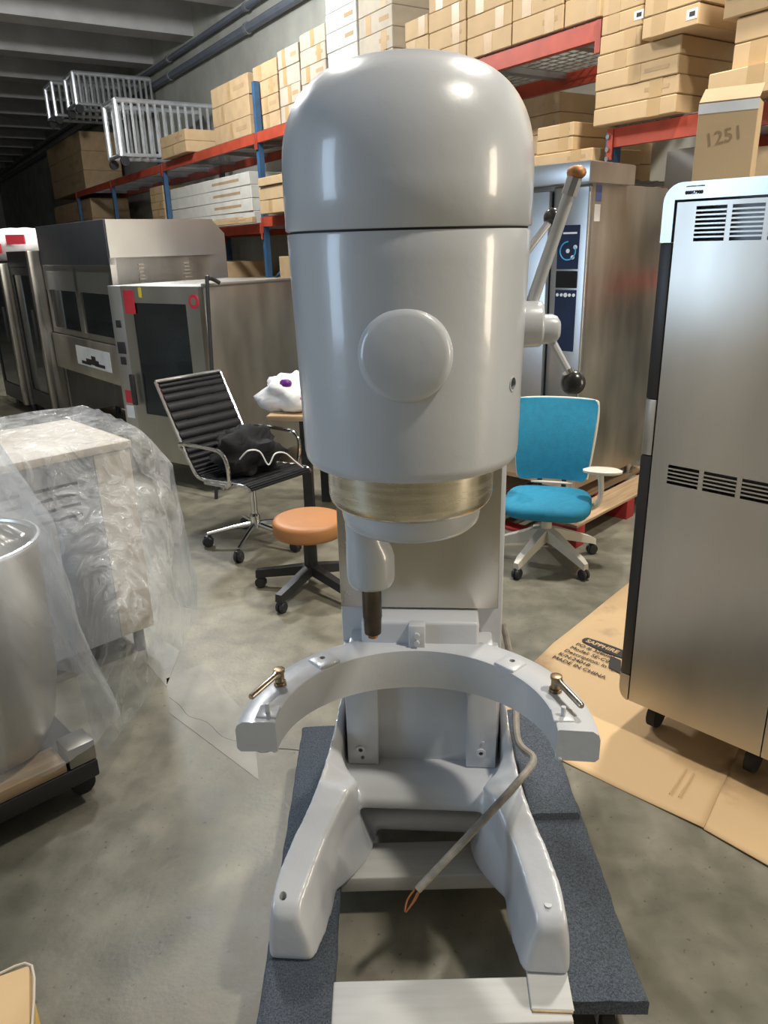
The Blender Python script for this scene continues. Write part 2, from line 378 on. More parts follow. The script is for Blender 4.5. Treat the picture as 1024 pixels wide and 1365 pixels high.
for px, py in ((430, 878), (683, 882)):
    p = ML(px, py, .703); a = math.atan2(p.y - VC, p.x); Mx = Matrix.Translation((p.x, p.y, 0)) @ Matrix.Rotation(a, 4, 'Z')
    pad = MB(K).bbox((-.03, -.026, .694), (.018, .026, .7055), .005, 2, Mx).build('yoke_pad', M_CAST, yoke)
    cut(pad, MB(K).cyl((p.x, p.y, .65), (p.x, p.y, .72), .006, n=14)); cut(yoke, MB(K).cyl((p.x, p.y, .65), (p.x, p.y, .72), .006, n=14))
for sx, (bx, by), (ex, ey) in ((-1, (373, 906), (334, 931)), (1, (741, 915), (776, 943))):
    p = ML(bx, by, .71); q = ML(ex, ey, .722)
    cl = MB(K).cyl((p.x, p.y, .697), (p.x, p.y, .735), .0105, n=14, prof=[(0, .0125), (.25, .0125), (.28, .0095), (.8, .0095), (.82, .0115), (.97, .0115), (1, .009)]).build('clamp_stud', M_BRASS, yoke)
    MB(K).cyl((p.x, p.y, .726), (q.x, q.y, .724), .0062, n=12, prof=[(0, .006), (.1, .009), (.2, .0062), (.97, .0062), (1, .0045)]).build('clamp_handle', mat('worn_steel_rod', (.42, .36, .29), .3, 1, var=.3, scale=40), yoke)
    e = ML(355 if sx < 0 else 752, 952 if sx < 0 else 957, .705)
    pin = MB(K).bbox((e.x - .020, e.y - .006, .696), (e.x + .020, e.y + .034, .7035), .004).build('bowl_seat', M_CAST, yoke)
    MB(K).cyl((e.x, e.y + .010, .70), (e.x, e.y + .010, .722), .0045, n=10).build('locating_pin', M_CAST, yoke)
    f_ = -.262 if sx < 0 else .262
    MB(K).ball((f_, VC - .008, .638), .0075, 10, 8).build('casting_nub', M_CAST, yoke)
# --- head
VB = .40
def stad(R, z, off=0, n=40, wob=0):
    pts = []
    vb = VB - off * .9
    for i in range(n + 1):
        a = PI + PI * i / n; pts.append(Vector((R * math.cos(a), VC + R * math.sin(a), z)))
    for i in range(n // 2 + 1):                               # softly rounded back
        a = PI * i / (n // 2); e = .55
        cx = math.copysign(abs(math.cos(a)) ** e, math.cos(a)) * R; sy = math.sin(a) ** e * R * .7
        pts.append(Vector((cx, vb - .12 + sy, z)))
    return pts
hb = MB(K)
hb.loft([stad(R, z, .17 - R) for R, z in ((.10, 1.206), (.152, 1.203), (.161, 1.205), (.1655, 1.211), (.1675, 1.221), (.169, 1.30), (.1715, 1.40), (.174, 1.5), (.1745, 1.534), (.1735, 1.5365))])
head = hb.build('head_housing', M_PAINT, mixer, 50)
MB(K).loft([stad(.1705, z, 0) for z in (1.53, 1.545)]).build('seam_shade_ring', M_BLACKR, mixer, 50)  # black ring stands in for the shade in the gap below the cover
hc = MB(K); rings = [stad(.1745, 1.5395), stad(.1765, 1.5415)]
for i in range(23):
    t = i / 22; h = math.sin(t * PI / 2) * .9995; R = .1765 * (1 - h ** 2.7) ** (1 / 2.7)
    rings.append(stad(max(R, .002), 1.60 + .158 * h, .1765 - R))
hc.loft(rings); hc.build('domed_cover', M_PAINT, mixer, 60)
# emblem disc
d0 = MLv(540, 475, -.14); eb = MB(K)
eb.cyl((d0.x, -.095, d0.z), (d0.x, -.1525, d0.z), .062, n=56, prof=[(0, .064), (.72, .0625), (.80, .0612), (.87, .058), (.92, .052), (.97, .03), (1, .004)])
eb.build('round_cover_plate', M_PAINT, mixer, 50)
h0 = MLv(678, 511, -.045); nx = Vector((h0.x, h0.y - VC, 0)).normalized(); c0 = Vector((0, VC, h0.z)) + nx * .168
bore = lambda: MB(K).cyl(c0 - nx * .06, c0 + nx * .02, .0088, n=20)
cut(MB(K).cyl(c0 - nx * .004, c0 + nx * .0025, .0112, n=24).build('side_hole_rim', M_PAINT, mixer), bore()); cut(head, bore())
# gear lever hubs and arms
hub = MB(K).cyl((.15, .045, 1.402), (.2, .045, 1.402), .034, n=28, prof=[(0, .035), (.9, .034), (.96, .0325), (1, .029)]).build('lever_hub', M_PAINT, mixer)
MB(K).cyl((.195, .045, 1.394), (.226, .045, 1.394), .022, n=24, prof=[(0, .022), (.6, .022), (.85, .019), (1, .012)]).build('hub_cap', M_PAINT, hub)
pA, pB = MLv(711, 398, .05), MLv(766, 238, .03)
MB(K).tube([pA - (pB - pA).normalized() * .02, pA, pA.lerp(pB, .5), pB], lambda t: .0098 - .0012 * t, 12).build('long_lever', M_PAINT, hub)
dr = (pB - pA).normalized()
MB(K).cyl(pB - dr * .022, pB + dr * .002, .0112, n=8).build('lever_collar', M_GREYP, hub)
MB(K).ball(pB + dr * .008, .0125, 12, 8, (1.1, 1, .8)).build('bare_lever_tip', M_RUST, hub)
pC, pD = MLv(734, 452, .045), MLv(759, 498, .03); pD2 = MLv(764, 510, .03)
MB(K).tube([pC, pC.lerp(pD, .5), pD, pD2], lambda t: .0068 - .001 * t, 10).build('short_lever', M_PAINT, hub)
MB(K).ball(pD2, .019, 20, 14).build('ball_knob', M_BALL, hub)
MB(K).cyl(pD + (pC - pD).normalized() * .006, pD + (pD - pC).normalized() * .008, .009, n=12).build('knob_ferrule', M_CHROME, hub)
pE, pF = MLv(690, 352, .19), MLv(737, 290, .24)
MB(K).tube([pE + Vector((-.03, 0, -.02)), pE, pF], .0062, 10).build('shift_lever', M_GREYP, mixer)
MB(K).ball(pF, .0155, 20, 14).build('ball_knob', M_BALL, mixer)
# --- planetary
pc = Vector((-.002, VC + .01, 0))
MB(K).cyl(pc + Vector((0, 0, 1.128)), pc + Vector((0, 0, 1.206)), .134, n=64, prof=[(0, .124), (.03, .1275), (.10, .1315), (.2, .1330), (1, .1335)]).build('drip_ring', M_BAND, mixer, 50)
MB(K).cyl(pc + Vector((0, 0, 1.085)), pc + Vector((0, 0, 1.15)), .11, n=56, prof=[(0, .09), (.04, .103), (.18, .1115), (.4, .1140), (1, .115)]).build('planetary_cover', M_PAINT, mixer, 50)
sb = Vector((-.073, VC + .02, 0))
bo = MB(K).loft([[sb + Vector((cx_ + r_ * math.cos(2*PI*q/32), r_ * math.sin(2*PI*q/32), z)) for q in range(32)] for cx_, r_, z in ((0, .028, .964), (0, .036, .967), (0, .040, .974), (0, .0415, .985), (0, .0415, 1.018), (-.002, .039, 1.034), (-.006, .0345, 1.048), (-.009, .0315, 1.064), (-.011, .0305, 1.08), (-.0115, .031, 1.12))]).build('agitator_boss', M_PAINT, mixer, 60)
sh = MB(K).cyl(sb + Vector((0, 0, .868)), sb + Vector((0, 0, .97)), .0165, n=24, prof=[(0, .011), (.03, .0150), (.32, .0162), (.34, .0172), (1, .0172)]).build('agitator_shaft', M_SHAFT, mixer)
MB(K).cyl(sb + Vector((0, 0, .862)), sb + Vector((0, 0, .869)), .009, n=16).build('shaft_tip', M_RUST, sh)
# --- power cable lying over the right leg
cp = [Vector((.20, .56, .62)), Vector((.225, .48, .50)), ML(690, 985, .455), ML(711, 1012, .44), ML(690, 1043, .435), ML(640, 1098, .385), MLv(557, 1186, .06)]
cb = MB(K).tube(cp, .0085, 10, 8).build('power_cable', M_CABLE, mixer)
e = cp[-1]; t2 = MLv(541, 1215, .05)
for i, off in enumerate(((-.006, 0), (.006, .004), (0, -.006))):
    o_ = Vector((off[0], 0, off[1])); MB(K).tube([e + o_, e.lerp(t2, .5) + o_ * 1.6, t2 + o_ * .3], .0018, 6, 4).build('copper_strand', M_COPPER, cb)

# ================================================================== dolly under the mixer
dl = thing('carpeted_dolly', 'low furniture dolly with blue-grey carpeted planks and white cross boards under the mixer', 'dolly', (0, 0, 0))
def plank(name, x0, x1, y0, y1, z0, z1, m_, bev=.008):
    d = MB(K); d.bbox((x0, y0, z0), (x1, y1, z1), bev, 3); o = d.build(name, m_, dl, 60); return o
def carpet(x0, x1, y0, y1, z0, z1, m_, skew=0):
    nx_, ny_ = 10, 40; mb = MB(K); rows = []
    sect = [(0, z0), (0, z1 - .008), (.006, z1 - .001)] + [(t, z1) for t in (.02, .05, .08)] + [(x1 - x0 - .03, z1), (x1 - x0 - .006, z1 - .001), (x1 - x0, z1 - .008), (x1 - x0, z0)]
    for j in range(ny_ + 1):
        y = y0 + (y1 - y0) * j / ny_; w_ = .004 * noise.noise(Vector((y * 18, x0 * 7, 3)))
        rows.append([Vector((x0 + s_ + w_ * (1 if s_ > .05 else -1) + skew * (y - y0), y + .006 * noise.noise(Vector((s_ * 40, y1, j * .1))) * (j in (0, ny_)), z + .0012 * noise.noise(Vector((s_ * 30, y * 30, 1))))) for s_, z in sect])
    return mb.loft(rows).build('carpeted_plank', m_, dl, 50)
carpet(-.269, -.125, .975, 1.955, .088, .130, M_CARPET)
carpet(.330, .489, 1.05, 1.60, .088, .128, M_CARPET)
carpet(.352, .478, 1.535, 1.99, .112, .150, M_CARPET, .02)
plank('cross_board', -.127, .335, 1.012, 1.108, .085, .1255, M_WHITEWOOD, .004)
plank('board_edge', -.127, .335, 1.008, 1.0125, .087, .120, M_WOODE, .001)
plank('cross_board', -.127, .335, 1.365, 1.475, .085, .128, M_WHITEWOOD, .004)
plank('cross_board', -.127, .335, 1.80, 1.90, .085, .128, M_WHITEWOOD, .004)
fp = ML(735, 1310, .13)
Mx = Matrix.Translation((.043 + .262 * .996, 1.13 - .262 * .088, 0)) @ Matrix.Rotation(MR + .02, 4, 'Z')
MB(K).bbox((-.041, -.075, .1257), (.041, .10, .1305), .002, 1, Mx).build('shim_board', M_WHITEWOOD, dl)
MB(K).box((-.039, -.079, .1257), (.038, -.0755, .1300), Mx).build('shim_edge', M_WOODE, dl)
for x, y in ((-.2, 1.06), (-.2, 1.86), (.42, 1.09), (.41, 1.86)):
    cs = MB(K).bbox((x - .035, y - .03, .076), (x + .035, y + .03, .089), .004).build('caster_plate', M_GREYP, dl)
    MB(K).cyl((x - .013, y, .038), (x + .013, y, .038), .038, n=24).build('caster_wheel', M_BLACKR, cs)
    for s in (-1, 1): MB(K).box((x + s * .017 - .002, y - .015, .03), (x + s * .017 + .002, y + .015, .078)).build('caster_fork', M_GREYP, cs)

# ================================================================== cardboard on the floor
def flat(name, pts, z0, z1, m_, parent=None):
    g = [G(x, y) for x, y in pts]; return MB().prism([(p.x, p.y) for p in g], z0, z1).build(name, m_, parent)
def sheet(name, pts, m_, base_z, curl):
    """a thin sheet outlined on the floor: an even grid inside the outline, edges lifted a little"""
    g = [G(x, y) for x, y in pts]; bm = bmesh.new()
    vs = [bm.verts.new((p.x, p.y, 0)) for p in g]; bm.faces.new(vs)
    bmesh.ops.triangulate(bm, faces=bm.faces[:])
    for _ in range(4): bmesh.ops.subdivide_edges(bm, edges=bm.edges[:], cuts=1, use_grid_fill=True)
    for v in bm.verts:
        q = v.co; dmin = min(((q.xy - g[i].xy).length) for i in range(len(g)))
        edge = 1e9
        for i in range(len(g)):
            a, b_ = g[i].xy, g[(i+1) % len(g)].xy; ab = b_ - a; t = max(0, min(1, (q.xy - a).dot(ab) / ab.length_squared)); edge = min(edge, (q.xy - a - ab * t).length)
        n_ = noise.noise(Vector((q.x * 2.1, q.y * 2.1, 5)))
        q.z = base_z + curl * max(0, 1 - edge / .10) ** 2 * (.55 + .6 * n_)
    me = bpy.data.meshes.new(name); bm.to_mesh(me); bm.free()
    me.polygons.foreach_set('use_smooth', [True] * len(me.polygons)); me.materials.append(m_)
    o = bpy.data.objects.new(name, me); C.objects.link(o)
    md = o.modifiers.new('thick', 'SOLIDIFY'); md.thickness = .004; md.offset = 1
    return o
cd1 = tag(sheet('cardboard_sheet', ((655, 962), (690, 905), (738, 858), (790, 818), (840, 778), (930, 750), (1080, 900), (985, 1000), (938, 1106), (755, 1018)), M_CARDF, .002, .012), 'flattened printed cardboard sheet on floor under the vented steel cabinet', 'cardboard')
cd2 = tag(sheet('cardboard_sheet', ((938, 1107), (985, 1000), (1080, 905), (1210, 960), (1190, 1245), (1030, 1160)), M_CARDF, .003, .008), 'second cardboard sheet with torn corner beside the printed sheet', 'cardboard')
# print on the carton
zt = .0075
def fpt(x, y, z=zt): return G(x, y, z)
x0, x1 = fpt(777, 852), fpt(838, 875); xd = (x1 - x0).normalized(); yd = Vector((-xd.y, xd.x, 0))
bw = (x1 - x0).length
lg = [x0 + xd * bw * t + yd * s for t, s in ((0, .012), (.04, .028), (.3, .034), (.6, .036), (1, .034), (1, -.030), (.6, -.034), (.3, -.030), (.04, -.02), (0, -.006))]
MB().prism([(p.x, p.y) for p in lg], zt - .001, zt).build('printed_banner', M_INK, cd1)
text('banner_lettering', 'SAPPHIRE', .038, M_CARDF, cd1, frame(x0 + xd * .02 - yd * .012 + Vector((0, 0, .0008)), xd, yd), bold=.001)
for i, s_ in enumerate(('PO # 3280SA', 'Model: SE-C010', 'Description: in upright', 'K/N:24018', 'MADE IN CHINA')):
    o_ = x0 + xd * (.0 - .004 * i) - yd * (.066 + .042 * i); text('carton_print', s_, .035, M_INK, cd1, frame(o_, xd, yd))
sq = [fpt(814, 874), fpt(828, 880), fpt(828, 898), fpt(811, 889)]
MB().prism([(p.x, p.y) for p in sq], zt - .001, zt + .0003).build('printed_square', M_INK, cd1)
for (a_, b_) in (((905, 1062), (925, 1030)), ((893, 1058), (915, 1024))):
    MB().tube([G(*a_, .008), G(*b_, .007)], .0022, 6).build('crease', M_CARDF, cd1)

# ================================================================== vented stainless cabinet, right
d1 = Vector((.69, -.724, 0)).normalized(); cc = G(837, 932, .138); cc.z = 0
CRZ = math.atan2(d1.y, d1.x)
cab = thing('steel_refrigerator', 'tall stainless cabinet with slotted side vents and black door edge, on casters', 'refrigerator', cc, CRZ)
def panel(name, x0, x1, z0, z1, y0, th, holes, m_, parent):
    xs = sorted({x0, x1, *[h[0] for h in holes], *[h[1] for h in holes]}); zs = sorted({z0, z1, *[h[2] for h in holes], *[h[3] for h in holes]})
    mb = MB()
    for i in range(len(xs) - 1):
        for j in range(len(zs) - 1):
            mx_, mz_ = (xs[i] + xs[i+1]) / 2, (zs[j] + zs[j+1]) / 2
            if any(h[0] < mx_ < h[1] and h[2] < mz_ < h[3] for h in holes): continue
            mb.box((xs[i], y0, zs[j]), (xs[i+1], y0 + th, zs[j+1]))
    o = mb.build(name, m_, parent)
    bm = bmesh.new(); bm.from_mesh(o.data); bmesh.ops.remove_doubles(bm, verts=bm.verts[:], dist=1e-5)
    seen = {}
    for f in bm.faces: seen.setdefault(tuple(sorted(v.index for v in f.verts)), []).append(f)
    bmesh.ops.delete(bm, geom=[f for l in seen.values() if len(l) > 1 for f in l], context='FACES'); bm.to_mesh(o.data); bm.free()
    return o
CT = 1.905
cb_ = MB().box((.004, .16, .145), (1.0, .86, CT - .02)); cb_.box((.004, .004, .140), (.995, .16, .150)); cb_.box((.985, .004, .150), (1.0, .16, CT - .02)); cb_.build('cabinet_body', M_GREYP, cab)
holes = []
for k in range(3): holes.append((.064 + k * .104, .153 + k * .104, 1.737, 1.833))
for k in range(6): holes.append((.062 + k * .1175, .164 + k * .1175, .992, 1.056))
sp = panel('side_panel', .005, .473, .138, 1.846, -.004, .006, [h for h in holes if h[1] < .46], M_STEEL, cab)
sp2 = panel('side_panel', .477, .98, .138, 1.846, -.004, .006, [h for h in holes if .48 < h[0] < .85], M_STEEL, cab)
for h in holes:
    pr_ = sp if h[1] < .46 else sp2
    if .46 <= h[1] and h[0] < .48: continue
    n = 8 if h[2] > 1.5 else 5; p_ = (h[3] - h[2]) / n
    for i in range(1, n):
        z = h[2] + p_ * i; MB().box((h[0], -.0045, z - p_ * .2), (h[1], .004, z + p_ * .2)).build('louver', M_STEEL, pr_)
# top rail with a rounded corner, black joint below it
tp = MB(); arc = [(-.035, 1.735)] + [(-.035 + .055 * (1 - math.cos(t * PI / 12)), CT - .06 + .055 * math.sin(t * PI / 12)) for t in range(7)] + [(1.0, CT - .005), (1.0, 1.853), (.0, 1.853), (.0, 1.735)]
tp.loft([[Vector((x, y, z)) for x, z in arc] for y in (-.012, .86)]); tp.build('top_rail', M_STEELB, cab)
for nm, z0, z1, m_ in (('door_glass_edge', 1.262, 1.733, M_BLACK), ('door_handle_plate', 1.075, 1.260, M_STEEL), ('door_glass_edge', .245, 1.073, M_BLACK)):
    MB().bbox((-.035, -.008, z0), (.002, .84, z1), .003).build(nm, m_, cab)
bt = MB(); ab = [(.002, .243), (-.035, .243), (-.035, .19)] + [(-.035 + .037 * (1 - math.cos(t * PI / 12)), .19 - .052 * math.sin(t * PI / 12)) for t in range(1, 7)] 
bt.loft([[Vector((x, y, z)) for x, z in ab] for y in (-.008, .84)]); bt.build('door_bottom_trim', M_STEEL, cab)
for x, y in ((.07, .1), (.43, .09), (.07, .7), (.9, .1), (.9, .7)):
    cs = MB().box((x - .04, y - .03, .125), (x + .04, y + .03, .145)).build('caster_bracket', M_GREYP, cab)
    MB().cyl((x - .016, y, .061), (x + .016, y, .061), .052, n=22).build('caster_wheel', M_BLACKR, cs)
    MB().box((x - .022, y - .02, .05), (x - .017, y + .02, .13)).build('caster_fork', M_WOODE, cs)
st = lambda x, z: frame(Vector((x, -.0135, z)), (1, 0, 0), (0, 0, 1))
text('serial_print', 'INVENTORY NUMBER', .0055, M_INK, cab, st(.032, 1.885))
text('serial_print', '00017900', .013, M_INK, cab, st(.030, 1.866), bold=.0006)

# carton standing on the cabinet
cn = Vector((-d1.y, d1.x, 0)); c2 = cc + cn * .30
tc_ = thing('tall_carton', 'open upright cardboard carton with white tape and handwriting on top of the vented cabinet', 'carton', c2 + d1 * along(c2 + Vector((0, 0, 2.0)), d1, 951, 2.2) + Vector((0, 0, CT - .004)), CRZ + .25)
MB().bbox((-.085, -.05, .0), (.085, .05, .235), .002, 1).build('carton_body', M_CARD, tc_)
MB().box((-.0855, -.0512, .205), (.0855, -.0502, .233)).build('tape_strip', M_WTAPE, tc_)
MB().box((-.085, -.05, .235), (.085, .04, .2375), Matrix.Translation((0, -.05, .235)) @ Matrix.Rotation(.55, 4, 'X') @ Matrix.Translation((0, .05, -.235))).build('top_flap', M_CARDD, tc_)
text('handwriting', '1251', .055, M_INKF2, tc_, frame(Vector((-.055, -.0508, .11)), (1, 0, .18), (-.1, 0, 1)))

# ================================================================== oven on red pallet
F45 = Vector((-.72, .694, 0)).normalized(); S45 = Vector((.694, .72, 0)).normalized()
oc = G(762, 655, .25); ozb = .25; oc.z = 0
ov = thing('stainless_oven', 'worn stainless oven with navy control panel, standing on a red pallet', 'oven', oc, math.atan2(S45.y, S45.x))  # local x = right side depth, local y = along the front to the left
OT = onplane(795, 243, oc, Vector((0, 1, 0))).z
MB().bbox((.03, 0.0, ozb), (1.0, .95, OT), .004).build('oven_body', M_STEELD, ov)
MB().bbox((-.005, -.004, ozb), (.04, .23, OT - .01), .012, 3).build('front_pillar', M_STEELB, ov)
MB().bbox((-.035, .235, ozb + .05), (.03, .95, OT - .03), .008, 2).build('oven_door', M_STEELB, ov)
MB().bbox((-.10, -.05, OT - .005), (.42, .97, OT + .105), .006, 2).build('hood', M_STEELB, ov)
MB().box((-.10, -.052, OT - .003), (.42, -.0505, OT + .10)).build('hood_side', M_STEELD, ov)
cpn = MB().bbox((-.010, .045, 1.12), (-.004, .185, 1.475), .002, 1).build('lower_control_panel', M_NAVY, ov)
MB().bbox((-.010, .045, 1.59), (-.004, .185, 1.83), .002, 1).build('upper_control_panel', M_NAVY, ov)
MB().bbox((-.0112, .045, 1.485), (-.004, .185, 1.58), .002, 1).build('display_window', M_SCREEN, ov)
for i in range(5):
    y = .06 + i * .027; r_ = .0125 if i == 2 else .0095
    MB().cyl((-.0095, y, 1.445), (-.0125, y, 1.445), r_, n=16).build('push_button', M_WHITEB, cpn)
ring = [Vector((-.0115, .113 + .05 * math.cos(a * PI / 12), 1.69 + .05 * math.sin(a * PI / 12))) for a in range(-14, 7)]
MB().tube(ring, .004, 6).build('dial_ring', M_CYAN, ov)
for y, z in ((.113, 1.69), (.08, 1.655), (.066, 1.71)): MB().cyl((-.0095, y, z), (-.0128, y, z), .012, n=14).build('dial_button', M_WHITEB, ov)
Mfr = frame(Vector((-.0105, .155, 1.79)), (0, -1, 0), (0, 0, 1))
MB().box((-.0105, .06, 1.782), (-.0102, .15, 1.792)).build('panel_print', M_WHITEB, ov)
MB().box((.065, -.0015, OT - .095), (.13, -.0003, OT - .01)).build('blue_sticker', mat('blue_sticker', (.10, .15, .36), .5), ov)
MB().box((.06, -.0015, OT - .20), (.125, -.0003, OT - .11)).build('white_sticker', M_PAPER, ov)
for x, y in ((.06, .08), (.93, .08), (.06, .85), (.93, .85)):
    MB().cyl((x, y, .148), (x, y, ozb + .002), .028, n=16, prof=[(0, .04), (.08, .04), (.1, .022), (.4, .022), (.42, .03), (1, .03)]).build('oven_leg', M_STEELB, ov)
pal = thing('red_pallet', 'red painted wooden pallet under the stainless oven with the navy panel', 'pallet', G(770, 708, .148) - Vector((0, 0, .148)) + S45 * .05 + F45 * .2 + Vector((.02, .09, 0)), math.atan2(S45.y, S45.x))
for i in range(6): MB().bbox((-.05, -.20 + i * .235, .128), (1.35, -.01 + i * .235, .148), .003, 1).build('deck_board', M_WOOD, pal)
for x in (-.05, .6, 1.25):
    MB().bbox((x, -.2, .108), (x + .1, 1.165, .128), .002, 1).build('stringer_board', M_RED, pal)
    MB().bbox((x, -.2, .0), (x + .1, 1.165, .018), .002, 1).build('bottom_board', M_RED, pal)
    for y in (-.2, .42, 1.04): MB().bbox((x, y, .018), (x + .1, y + .125, .108), .002, 1).build('pallet_block', M_RED, pal)

# ================================================================== chairs
def caster_at(p, r, parent, m_=M_BLACK):
    c_ = MB(); p = Vector(p); d = Vector((-p.y, p.x, 0)).normalized()
    c_.cyl((p.x - d.x * r * .75, p.y - d.y * r * .75, r), (p.x + d.x * r * .75, p.y + d.y * r * .75, r), r, n=18, prof=[(0, r * .8), (.12, r), (.42, r), (.45, r * .7), (.55, r * .7), (.58, r), (.88, r), (1, r * .8)])
    c_.bbox((p.x - r * .6, p.y - r * .6, r * 1.3), (p.x + r * .6, p.y + r * .6, r * 2.2), r * .3)
    return c_.build('caster', m_, parent)
# teal task chair
bc = Vector((.925, 4.0, 0))
ch = thing('task_chair', 'teal mesh-back task chair with cream frame and armrest, beside the red pallet', 'chair', bc, math.radians(-17))   # faces local -y
star = [math.radians(a) for a in (-114, -43, 34, 106, 178)]
for a in star:
    p = Vector((math.cos(a), math.sin(a), 0)) * .31
    MB().loft([[Vector((math.cos(a) * r_, math.sin(a) * r_, 0)) + Vector((-math.sin(a), math.cos(a), 0)) * w_ * sx + Vector((0, 0, z + h_ * sz)) for sx, sz in ((-1, 0), (1, 0), (.75, 1), (-.75, 1))] for r_, w_, z, h_ in ((.0, .035, .14, .075), (.08, .033, .135, .06), (.2, .027, .10, .05), (.29, .024, .075, .04), (.325, .018, .06, .035))]).build('base_spoke', M_CREAM, ch, 60)
    caster_at(p, .03, ch)
MB().cyl((0, 0, .14), (0, 0, .31), .03, n=20, prof=[(0, .05), (.35, .04), (.4, .03), (1, .028)]).build('gas_column', M_CREAM, ch)
MB().bbox((-.12, -.1, .275), (.12, .14, .315), .015).build('tilt_mechanism', M_BLACK, ch)
st_ = MB(); N_ = 28
def sq_ring(cx, cy, rx, ry, z, e=.55):
    o = []
    for i in range(N_):
        a = 2 * PI * i / N_; o.append(Vector((cx + math.copysign(abs(math.cos(a)) ** e, math.cos(a)) * rx, cy + math.copysign(abs(math.sin(a)) ** e, math.sin(a)) * ry, z)))
    return o
st_.loft([sq_ring(0, -.02, .18, .17, .312), sq_ring(0, -.02, .222, .213, .325), sq_ring(0, -.02, .242, .232, .350), sq_ring(0, -.02, .240, .230, .375), sq_ring(0, -.02, .222, .212, .395), sq_ring(0, -.02, .16, .15, .404)])
st_.build('seat', M_TEAL, ch, 60)
def back_grid(name, m_, w0, w1, z0, z1, y0, lean, bow, th, parent, zlow=None, nx=14, nz=16, bulge=0):
    mb = MB(); F = []; Bk = []
    for j in range(nz + 1):
        t = j / nz; z = z0 + (z1 - z0) * t
        cw = min(1, .90 + .1 * min(1, min(t, 1 - t) * 14)); ww = (w0 + (w1 - w0) * t) * cw
        F.append([Vector((ww * (2 * i / nx - 1), y0 + lean * t + bow * (1 - (2 * i / nx - 1) ** 2) + bulge * math.sin(t * PI), z)) for i in range(nx + 1)])
        Bk.append([p + Vector((0, th, 0)) for p in F[-1]])
    rings = [F[j] + Bk[j][::-1] for j in range(nz + 1)]
    return mb.loft(rings).build(name, m_, parent, 50)
back_grid('backrest', M_TEAL, .200, .240, .425, .885, .205, .10, .035, .018, ch, bulge=-.03)
fr = MB(); fr.tube([Vector((-.20, .245, .50)), Vector((-.23, .29, .75)), Vector((-.235, .33, .91)), Vector((-.20, .347, .945)), Vector((0, .375, .950)), Vector((.20, .347, .945)), Vector((.235, .33, .91)), Vector((.23, .29, .75)), Vector((.20, .245, .50))], .008, 8, 5)
fr.v = [v - Vector((0, 0, .068)) for v in fr.v]; fr.build('back_frame', M_CREAM, ch)
MB().tube([Vector((-.12, .235, .405)), Vector((.12, .235, .405))], .008, 8).build('lower_rail', M_CREAM, ch)
for s in (-1, 1): MB().tube([Vector((s * .07, .12, .30)), Vector((s * .07, .25, .34)), Vector((s * .07, .25, .405)), Vector((s * .08, .28, .53))], .014, 8, 5).build('back_bracket', M_BLACK, ch)
for s in (-1, 1):
    MB().tube([Vector((s * .20, .06, .315)), Vector((s * .262, .06, .34)), Vector((s * .285, .065, .40)), Vector((s * .278, .06, .50)), Vector((s * .272, .05, .545))], lambda t: .022 - .007 * math.sin(t * PI), 10, 6).build('arm_post', M_CREAM, ch)
    ap = MB(); ap.loft([sq_ring(s * .285, -.0, .08 if s > 0 else .03, .038, .543, .85), sq_ring(s * .285, -.0, .105 if s > 0 else .04, .052, .553, .85), sq_ring(s * .285, -.0, .105 if s > 0 else .04, .052, .563, .85), sq_ring(s * .285, -.0, .08 if s > 0 else .03, .038, .573, .85)])
    ap.build('armrest', M_CREAM, ch, 50)

# black ribbed chair
kf = Vector((.77, -.64, 0)).normalized(); kc = G(343, 724, 0)
kz = math.atan2(kf.y, kf.x) + PI / 2                                  # local -y = facing
bk = thing('ribbed_office_chair', 'black ribbed leather office chair with chrome arms and five-star base, a jacket on it', 'chair', kc, kz)
for i in range(5):
    a = math.radians(186 + 72 * i) - kz; p = Vector((math.cos(a), math.sin(a), 0)) * .30
    MB().tube([Vector((0, 0, .135)), p * .5 + Vector((0, 0, .112)), p + Vector((0, 0, .082))], lambda t: .017 - .005 * t, 8).build('base_spoke', M_CHROME, bk)
    caster_at(p, .033, bk)
MB().cyl((0, 0, .11), (0, 0, .42), .025, n=16, prof=[(0, .035), (.25, .032), (.3, .02), (1, .02)]).build('gas_column', M_CHROME, bk)
MB().bbox((-.09, -.1, .40), (.09, .12, .44), .012).build('tilt_mechanism', M_BLACK, bk)
prof = [(-.27, .455), (-.22, .478), (-.05, .468), (.12, .455), (.2, .465), (.25, .52), (.31, .62), (.39, .77), (.475, .93), (.515, 1.005)]
sp_ = spline([Vector((0, y, z)) for y, z in prof], 6)
for i in range(len(sp_) - 1):                                        # the ribs of the sling
    if i % 2: continue
    a_, c_ = sp_[i], sp_[min(i + 2, len(sp_) - 1)]; t = (c_ - a_).normalized(); n_ = Vector((0, -t.z, t.y)); mid = (a_ + c_) / 2; L_ = (c_ - a_).length
    MB().loft([[Vector((x, 0, 0)) + mid + t * L_ * .5 * math.cos(q) * .98 + n_ * .013 * math.sin(q) for q in [2 * PI * k / 10 for k in range(10)]] for x in (-.235, .235)]).build('leather_rib', M_LEATHER, bk, 60)
for s in (-1, 1):
    MB().tube([p + Vector((s * .245, 0, 0)) for p in sp_], .011, 8).build('side_rail', M_CHROME, bk)
    MB().tube([Vector((s * .25, .32, .62)), Vector((s * .285, .27, .665)), Vector((s * .29, 0, .675)), Vector((s * .29, -.10, .665)), Vector((s * .285, -.14, .60)), Vector((s * .27, -.12, .47)), Vector((s * .255, -.05, .455)), Vector((s * .255, .12, .445))], .012, 8, 6).build('armrest', M_CHROME, bk)
MB().tube([Vector((-.245, .515, 1.005)), Vector((.245, .515, 1.005))], .012, 8).build('top_rail', M_CHROME, bk)
